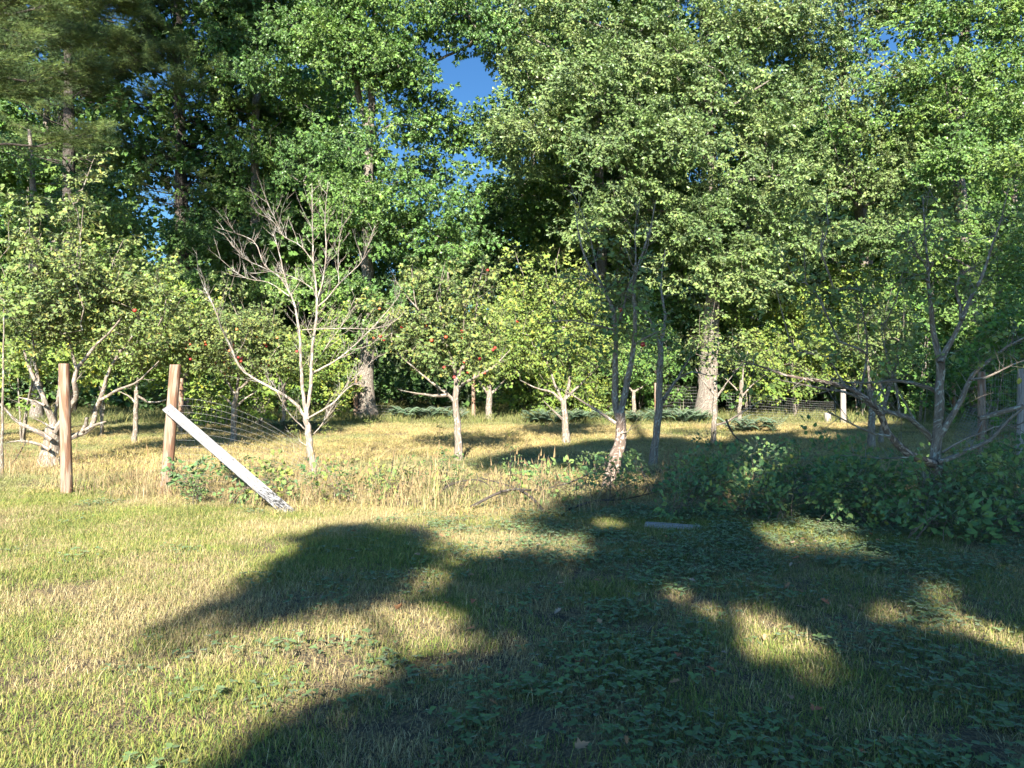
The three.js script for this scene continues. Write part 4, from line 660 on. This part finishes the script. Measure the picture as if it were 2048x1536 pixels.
// shaded broadleaf trees under the pines
tree('forest_tree', 'dark leafy tree between the bare pine trunk and the pale forked oak', [[UP([[520, 850], [515, 700], [512, 500], [510, 300], [515, 100], [520, -80]], 34), [0.28, 0.24, 0.2, 0.15, 0.08]]],
  lobes(33, [[460, 90, 80, 50, 0, 1.7], [540, 180, 60, 45, -1, 1.5], [440, 180, 70, 45, 0, 1.6], [500, 300, 60, 50, 0.5, 1.6], [430, 480, 80, 60, 0, 1.7], [540, 440, 60, 60, 0.6, 1.6], [470, 580, 80, 55, 0, 1.7], [560, 540, 50, 50, 0.8, 1.4], [400, 380, 50, 40, 1, 1.3], [570, 300, 50, 50, 1, 1.4], [480, 20, 90, 40, 0.5, 1.8], [530, -90, 160, 80, 1, 2.5, 0.6]]), { ...BIG, spray: 'maple', colors: GREEN.maple, group: 'tall forest edge trees' });
tree('forest_tree', 'dark leafy tree above the left apple tree, under the pine boughs', [[UP([[75, 860], [72, 700], [70, 520], [66, 380], [60, 260]], 29), [0.22, 0.18, 0.14, 0.06]]],
  lobes(28.5, [[60, 420, 80, 55, 0, 1.5], [170, 440, 80, 50, 0.3, 1.5], [250, 470, 70, 45, 0.8, 1.4], [130, 360, 70, 40, 0.8, 1.4], [20, 320, 60, 50, 0, 1.3], [180, 540, 70, 40, 1, 1.4], [290, 550, 70, 45, 1.5, 1.4], [380, 560, 60, 45, 2, 1.4]]), { ...BIG, spray: 'maple', colors: GREEN.maple, perM3: 0.3, group: 'tall forest edge trees' });
// trees deeper in the woods: alike in the dark, copies of three
{
  const r = rng(4242), kinds = [0, 1, 2].map((k) => {
    const h = 17 + k * 3, T = [V(0, 0, 0), V(0.3, h * 0.3, 0.1), V(-0.2, h * 0.65, 0), V(0.1, h, 0)], L = [];
    for (let j = 0; j < 20; j++) { const y = lerp(2.2, h, j / 19), w = 3.6 * Math.sin(Math.PI * clamp(0.18 + 0.72 * j / 19)); L.push([V((r() - 0.5) * 2 * w, y, (r() - 0.5) * 2 * w), 1.9, 1.2, 1.9]); }
    const t = tree('forest_tree', 'tall tree deep in the dark woods behind the orchard', [[T, [0.26, 0.22, 0.16, 0.05]]], L, { ...BIG, keep: null, spray: 'far', leaf: softLeaf, colors: GREEN.maple, clump: 1.1, per: 10, perM3: 0.42, group: 'trees deep in the woods' });
    return t.g;
  });
  const spots = [];
  for (let k = 0; k < 60; k++) { const d = 35.5 + 36 * Math.pow(k / 60, 0.9), x = ((k * 0.618034) % 1 * 2 - 1) * (d * 0.72 + 1) + (r() - 0.5) * 3; spots.push([x, -d]); }
  // leave the lines of sight open where the sky shows
  const free = spots.filter(([x, z]) => { const px = x / -z * FOCAL + 1024; return !(px > 850 && px < 990 && -z < 46) && !(px > 235 && px < 320 && -z < 50); });
  free.forEach(([x, z], i) => {
    const s = kinds[i % 3], g = i < 3 ? s : s.clone(); if (i >= 3) { g.name = numbered('forest_tree'); scene.add(g); }
    g.position.set(x, groundH(x, z), z); g.rotation.y = r() * 6.28; const px = x / -z * FOCAL + 1024; g.scale.setScalar(Math.abs(px - 925) < 150 ? 0.58 + 0.06 * r() : Math.abs(px - 285) < 120 ? 0.45 + 0.1 * r() : 0.78 + 0.3 * r());
    tag(g, 'tall tree deep in the dark woods behind the orchard', 'tree', 'trees deep in the woods');
  });
  // dark brush under the wood
  const L = []; for (let k = 0; k < 5200; k++) { const d = 33 + 40 * r(), x = (r() * 2 - 1) * (d * 0.74 + 2), y = 3.0 * r() * r() + 0.2; L.push({ m: place(V(x, groundH(x, -d) + y, -d), randDir(r).add(V(0, 0.6, 0)), V(0, 1, 0.3).addScaledVector(randDir(r), 0.4), 1 + 0.5 * r()), c: [0.06, 0.14, 0.02] }); }
  tag(copies(scene, 'undergrowth', SPRAY.far[0], softLeaf, L), 'dark mass of brush under the trees deep in the woods', 'undergrowth', null, 'stuff');
}
// ------------------------------------------------------------------ brambles, weeds, fallen wood
{
  const r = rng(808);
  const labels = [
    [1300, 11.0, 0.5, 'small bramble at the foot of the leaning dark stem'], [1390, 10.2, 0.7, 'bramble left of the bramble thicket middle, beside the grey plank end'], [1450, 11.2, 0.75, 'bramble behind the sunlit grass tuft, left part of the thicket'],
    [1520, 10.3, 0.8, 'leafy bramble left in the thicket above the bright sun fleck'], [1570, 11.6, 0.85, 'tall bramble at the back of the thicket, left of its middle'], [1610, 10.0, 0.85, 'leafy bramble in the middle of the thicket, front row'],
    [1670, 11.0, 0.95, 'tall bramble in the middle of the thicket, back row'], [1720, 9.6, 0.85, 'bramble in the front row just left of the lichened trunk'], [1775, 10.6, 0.95, 'tall bramble under the brown left limb of the lichened tree'],
    [1800, 8.9, 0.75, 'bramble touching the left side of the lichened trunk foot'], [1905, 8.6, 0.8, 'yellowing bramble touching the right side of the lichened trunk foot'], [1940, 10.0, 0.95, 'tall bramble right of the lichened trunk, back row'],
    [1985, 8.4, 0.75, 'bramble in the front row near the right edge'], [2040, 9.2, 0.9, 'bramble cut by the right edge of the picture'], [2010, 11.0, 1.0, 'tall bramble below the grey post at the right edge'], [1860, 11.4, 1.0, 'bramble behind the lichened trunk'],
    [2100, 8.2, 0.7, 'bramble just outside the right edge'], [1350, 9.6, 0.55, 'small bramble above the half buried grey plank'], [1480, 9.8, 0.6, 'small bramble between sun fleck and thicket, left end of its front row'], [1560, 9.3, 0.6, 'low bramble directly behind the bright sun fleck'], [1660, 9.2, 0.65, 'low bramble in front of the thicket middle'], [1690, 10.4, 0.7, 'bramble under the tip of the lichened tree low branch'], [1760, 9.0, 0.7, 'leafy bramble in the front row below the brown left limb'], [1930, 9.0, 0.75, 'bramble in the front row right of the lichened trunk'], [1850, 8.2, 0.6, 'bramble covering the lichened trunk foot'], [1960, 11.8, 0.9, 'bramble in front of the orange post'], [1420, 12.2, 0.5, 'bramble standing alone in the shaded meadow behind the thicket'], [1235, 10.0, 0.45, 'low leafy bramble in front of the flaking tree foot'], [1110, 10.6, 0.42, 'low bramble among the fallen branches'], [780, 10.6, 0.45, 'green weed bush around the dark stalk in the dry grass'],
    [400, 10.9, 0.38, 'green leafy weed between the tilted post and white board'], [690, 10.4, 0.36, 'yellowish leafy weed right of the foot of the white board'], [480, 10.3, 0.3, 'low weed under the middle of the white board'],
  ];
  for (const [px, d0, h0, label] of labels) {
    const thick = px > 1340, d = d0 - (thick ? 0.5 : 0), h = h0 * (thick ? 0.66 : 0.8), b0 = onGround(px, d), lob = [], hh = h * (0.55 + 0.75 * r()), w = 0.36 + 0.25 * h; const n = thick ? 2 : 3;
    for (let k = 0; k < n; k++) lob.push([b0.clone().add(V((r() - 0.5) * w * 1.6, hh * (0.4 + 0.5 * k / n), (r() - 0.5) * w)), w * 0.8, hh * 0.3, w * 0.7]);
    const stems = []; for (let k = 0; k < 6; k++) { const l = lob[k % n][0], a = b0.clone().add(V((r() - 0.5) * w, 0, (r() - 0.5) * w * 0.6)); stems.push([[a, a.clone().lerp(l, 0.6).add(V(0, 0.1, 0)), l.clone().add(V((r() - 0.5) * 0.3, 0.12, (r() - 0.5) * 0.2))], [0.006, 0.005, 0.003], peelBark]); }
    tree('bramble', label, stems, lob, { bark: peelBark, twigBark: peelBark, spray: 'bramble', leaf: softLeaf, colors: d < 10.7 && px < 800 ? [...GREEN.bramble, [0.2, 0.22, 0.03]] : GREEN.bramble, clump: 0.2, per: thick ? 4 : 3, perM3: px > 1350 ? 19 : px < 900 ? 9 : 18, flat: 0.8, even: 0.6, step: 0.25, droop: -0.1, category: 'bramble', spikes: thick ? 2 : 1, spikeLen: 0.25, group: 'brambles and weeds along the fence line', wood: { tip: 0.002, most: 0.006, step: 0.25, power: 0.3, wander: 0.3 } });
  }
  // small weeds in the sun along the fence line and meadow
  const weedPts = []; for (let k = 0; k < 26; k++) weedPts.push([380 + 900 * r(), 10.0 + 2.6 * r()]);
  for (let k = 0; k < 16; k++) weedPts.push([560 + 900 * r(), 18 + 10 * r()]);
  for (const [px, d] of weedPts) {
    const b0 = onGround(px, d), g = thing('weed', d > 15 ? 'small yellow-green weed standing in the far golden meadow' : 'small leafy weed in the dry grass along the fence line', 'weed', b0, d > 15 ? 'weeds in the meadow' : 'weeds along the fence line'), h = 0.25 + 0.35 * r(), b = new Build(), L = [], e = b0.clone().add(V((r() - 0.5) * 0.15, h, (r() - 0.5) * 0.15));
    b.tube([b0.clone().add(V(0, -0.05, 0)), b0.clone().lerp(e, 0.5), e], [0.004, 0.003, 0.002], 4, 0, [1, 1, 1], false); part(g, 'stem', b.geo(), peelBark);
    for (let k = 0; k < 7; k++) { const t = 0.25 + 0.75 * r(); L.push({ m: place(b0.clone().lerp(e, t), randDir(r).setY(0.4), V(0, 1, 0.2), 0.4 + 0.3 * r()), c: d > 15 ? [0.17, 0.21, 0.03] : [0.09, 0.15, 0.03] }); }
    copies(g, 'leaves', SPRAY.bramble[0], softLeaf, L);
  }
  // dark dead stalks
  for (const [px, d, h, label] of [[790, 10.9, 0.75, 'dark dead stalk sticking up from the dry grass, with bent blades'], [765, 11.2, 0.55, 'shorter dark dead stalk left of the tallest dead stalk'], [830, 11.2, 0.6, 'dark reedy dead stalk right of the tallest dead stalk'], [895, 11.4, 0.5, 'dark reedy stalk near the fallen branches'], [1420, 19, 0.6, 'thin dead stalk beside the dark straight apple trunk']]) {
    const b0 = onGround(px, d), g = thing('dead_stalk', label, 'stalk', b0, 'dead stalks in the dry grass'), b = new Build(), lf = new Build();
    for (let k = 0; k < 7; k++) { const e = b0.clone().add(V((r() - 0.5) * 0.5, h * (0.6 + 0.4 * r()), (r() - 0.5) * 0.4)), s = b0.clone().add(V((r() - 0.5) * 0.2, -0.03, (r() - 0.5) * 0.2)); b.tube([s, s.clone().lerp(e, 0.5).add(V(0, 0.06, 0)), e], [k ? 0.004 : 0.012, k ? 0.003 : 0.009, 0.002], 4, 0, [1, 1, 1], false); for (let j = 0; j < 3; j++) leaf(lf, s.clone().lerp(e, 0.5 + 0.5 * r()), randDir(r).add(V(0, 0.5, 0)).normalize(), V(0, 1, 0.3), 0.2 + 0.12 * r(), 'blade', [0.8, 0.7, 0.45], 0.05, 0.5); }
    part(g, 'stems', b.geo(), pineBark); const p = lf.geo(); p.scale(1, 1, 1); part(g, 'blades', p, new THREE.MeshStandardMaterial({ color: new THREE.Color().setRGB(0.3, 0.28, 0.2), vertexColors: true, roughness: 0.9, side: THREE.DoubleSide }), 'stuff');
  }
  // fallen branches
  const fall = (label, pts, rad, d) => { const P = pts.map(([px, dd, y]) => onGround(px, dd).add(V(0, y, 0))), g = thing('fallen_branch', label, 'branch', P[0].clone(), 'fallen branches'); part(g, 'limb', new Build().tube(curve(P, 0.12), curve(P, 0.12).map((_, k, a) => rad * (1 - 0.75 * k / a.length)), 6, 0.15).geo(), pineBark); shoots(r, g, [P], 5, 0.5, pineBark, 0.005, 0.5); };
  fall('long dark fallen branch pointing at the flaking tree foot', [[940, 9.7, 0.05], [1010, 9.8, 0.25], [1080, 10.2, 0.2], [1150, 10.4, 0.3], [1215, 10.8, 0.5]], 0.02);
  fall('dark forked branch propped up among the weeds in the middle', [[1090, 9.4, 0.04], [1060, 9.9, 0.16], [1020, 10.4, 0.22], [960, 10.8, 0.3]], 0.024);
  fall('thin grey branch arching in the dry grass right of the dead stalks', [[860, 10.2, 0.04], [900, 10.4, 0.25], [960, 10.6, 0.28], [1010, 10.2, 0.05]], 0.014);
  fall('crooked dark branch lying low under the brambles', [[1130, 9.5, 0.04], [1190, 9.7, 0.12], [1250, 10, 0.1], [1320, 10.1, 0.2]], 0.018);
  fall('broken dark hanging branch on the grass right of the dark straight apple tree', [[1452, 19, 0.7], [1462, 19, 0.4], [1475, 19, 0.2], [1500, 19, 0.05]], 0.03);
  fall('pale stick slanting in the grass at the left edge', [[16, 14.6, 0.02], [32, 14.7, 0.2], [52, 14.9, 0.5]], 0.02);
  // weathered planks and a log lying along the old fence line
  const lay = (label, name, category, px0, d0, px1, d1, w, th, lift = 0.02) => { const a = onGround(px0, d0).add(V(0, lift + th / 2, 0)), b = onGround(px1, d1).add(V(0, lift + th / 2, 0)), L = a.distanceTo(b), g = thing(name, label, category, a.clone(), 'weathered wood on the ground'), geo = new THREE.BoxGeometry(w, L, th, 3, 24, 1), p = geo.attributes.position, uv = geo.attributes.uv; for (let k = 0; k < p.count; k++) { uv.setXY(k, p.getX(k), p.getY(k)); p.setX(k, p.getX(k) * (1 + 0.12 * noise.noise(p.getY(k) * 3, px0, 2))); p.setZ(k, p.getZ(k) + 0.012 * noise.noise(p.getY(k) * 1.4, px0 * 0.3, 5)); } geo.computeVertexNormals(); const y = V(0, 0, 0).subVectors(b, a).normalize(), z = V(0, 1, 0.35).addScaledVector(y, -V(0, 1, 0.35).dot(y)).normalize(), x = V(0, 0, 0).crossVectors(y, z); geo.applyMatrix4(new THREE.Matrix4().makeBasis(x, y, z).setPosition(a.clone().lerp(b, 0.5))); part(g, 'plank', geo, greyMat); };
  lay('grey weathered plank lying half buried right of centre below the brambles', 'fallen_plank', 'plank', 1290, 8.55, 1400, 8.35, 0.13, 0.03, 0.0);
}
// ------------------------------------------------------------------ the trees behind the camera, whose shadow lies over the lawn
{
  const inside = (poly, x, y) => { let c = false; for (let i = 0, j = poly.length - 1; i < poly.length; j = i++) { const [a, b] = poly[i], [p, q] = poly[j]; if ((b > y) !== (q > y) && x < (p - a) * (y - b) / (q - b) + a) c = !c; } return c; };
  const toXZ = (list) => list.map(([px, py]) => { const d = EYE * FOCAL / (py - 768); return [(px - 1024) / FOCAL * d, d]; });
  // outline of the shade on the ground (x, distance ahead), read from the photograph
  const main = toXZ([[330, 1700], [390, 1536], [480, 1480], [620, 1440], [760, 1400], [900, 1330], [1010, 1270], [1060, 1210], [1040, 1130], [1060, 1050], [1060, 1010], [1200, 990], [1250, 962], [960, 948], [940, 925], [1010, 905], [1160, 892], [1290, 882], [1500, 876]]).concat([[11, 25], [14, 27.5], [16, 30], [17.5, 48], [30, 48], [30, -3], [-0.5, -3]]);
  const finger = toXZ([[365, 1375], [440, 1290], [400, 1235], [480, 1200], [560, 1150], [600, 1110], [560, 1060], [640, 1045], [760, 1050], [860, 1060], [850, 1092], [780, 1118], [930, 1102], [1060, 1125], [1110, 1270], [960, 1240], [800, 1218], [700, 1232], [560, 1265], [500, 1320], [420, 1360]]);
  const nub = toXZ([[940, 1105], [1010, 1075], [1070, 1055], [1070, 1130], [980, 1125]]);
  const flecks = [[1010, 1055, 45, 40], [1150, 1100, 80, 26], [1555, 1092, 70, 36], [1720, 1112, 50, 22], [1440, 1136, 46, 14], [1840, 1175, 60, 28], [1490, 1282, 34, 34], [1612, 1270, 34, 46], [1078, 1388, 46, 28], [1152, 1392, 34, 26], [1250, 960, 60, 14], [1420, 885, 50, 6], [1640, 878, 50, 6], [1760, 1220, 40, 14], [1240, 1330, 30, 22], [1100, 945, 70, 8]];
  const shaded = (x0, d0) => {                           // leafy, uneven edges and gaps between the boughs
    const x = x0 + 0.5 * fbm(x0 * 1.3, d0 * 0.9, 14.1) + 0.45 * fbm(x0 * 3.1, d0 * 2.1, 24.1), d = d0 + 0.9 * fbm(x0 * 1.1, d0 * 0.8, 15.7) + 0.8 * fbm(x0 * 2.9, d0 * 2.2, 25.7);
    if (d0 < 12) {                                         // small openings between the leaves
      const ci = Math.floor(x0 / 0.75), cj = Math.floor(d0 / 1.1);
      for (let i = ci - 1; i <= ci + 1; i++) for (let j = cj - 1; j <= cj + 1; j++) { const q = rng(i * 7919 + j * 104729 + 17), hx = (i + q()) * 0.75, hd = (j + q()) * 1.1, rr = 0.28 * Math.pow(q(), 1.6) + 0.03; if (((x0 - hx) / rr) ** 2 + ((d0 - hd) / (rr * 1.7)) ** 2 < 1) return false; }
    }
    if (!(inside(main, x, d) || inside(finger, x, d) || inside(nub, x, d))) return false;
    if (d > 1) { const px = x / d * FOCAL + 1024, py = 768 + EYE * FOCAL / d; for (const [a, b, rx, ry] of flecks) if (((px - a) / rx) ** 2 + ((py - b) / ry) ** 2 < 1.25) return false; }
    return true;
  };
  const foot = (p) => { const t = p.y / sunDir.y; return [p.x - sunDir.x * t, -(p.z - sunDir.z * t)]; };
  const keepTight = (p) => { const [x, d] = foot(p), e = 0.08; return shaded(x, d) && shaded(x + e, d) && shaded(x - e, d) && shaded(x, d + e * 2.4) && shaded(x, d - e * 2.4); };
  const keepLoose = (p) => { const [x, d] = foot(p); return shaded(x, d); };
  const spots = [[0.4, 11.5, 0.4, 'tall broadleaf tree standing behind the camera, slightly to the right'], [6.5, 13.5, 0.45, 'tall broadleaf tree behind the camera, well to the right'], [13, 9.5, 0.42, 'tall broadleaf tree right of the camera'], [20, 1, 0.4, 'tall broadleaf tree far right beside the camera']];
  for (const [x, z, r0, label] of spots) {
    const b0 = V(x, groundH(x, z), z), T = [b0, V(x + 0.3, 7, z), V(x, 14, z - 0.3), V(x + 0.2, 25, z)];
    const L = [[V(x - 1.5, 12, z - 1), 5.5, 5, 5], [V(x + 1, 18, z), 5, 5, 5], [V(x - 1, 22.5, z), 5, 5, 5], [V(x + 2, 9, z - 3), 4.5, 3.5, 4.5], [V(x - 2.5, 8.5, z - 2), 4.5, 3, 4], [V(x, 7.5, z - 1), 4.5, 2.5, 4], [V(x - 2, 11, z - 3), 4.5, 3, 4]];
    tree('shade_tree', label, [[T, [r0, r0 * 0.8, r0 * 0.6, r0 * 0.25]]], L, { ...BIG, spray: 'oak', keep: keepTight, perM3: 1.35, clump: 0.45, per: 26, size: 0.48, droop: 0.1, group: 'trees behind the camera', branchFrom: 4 });
  }
}
scene.environment = null;
renderer.render(scene, camera);
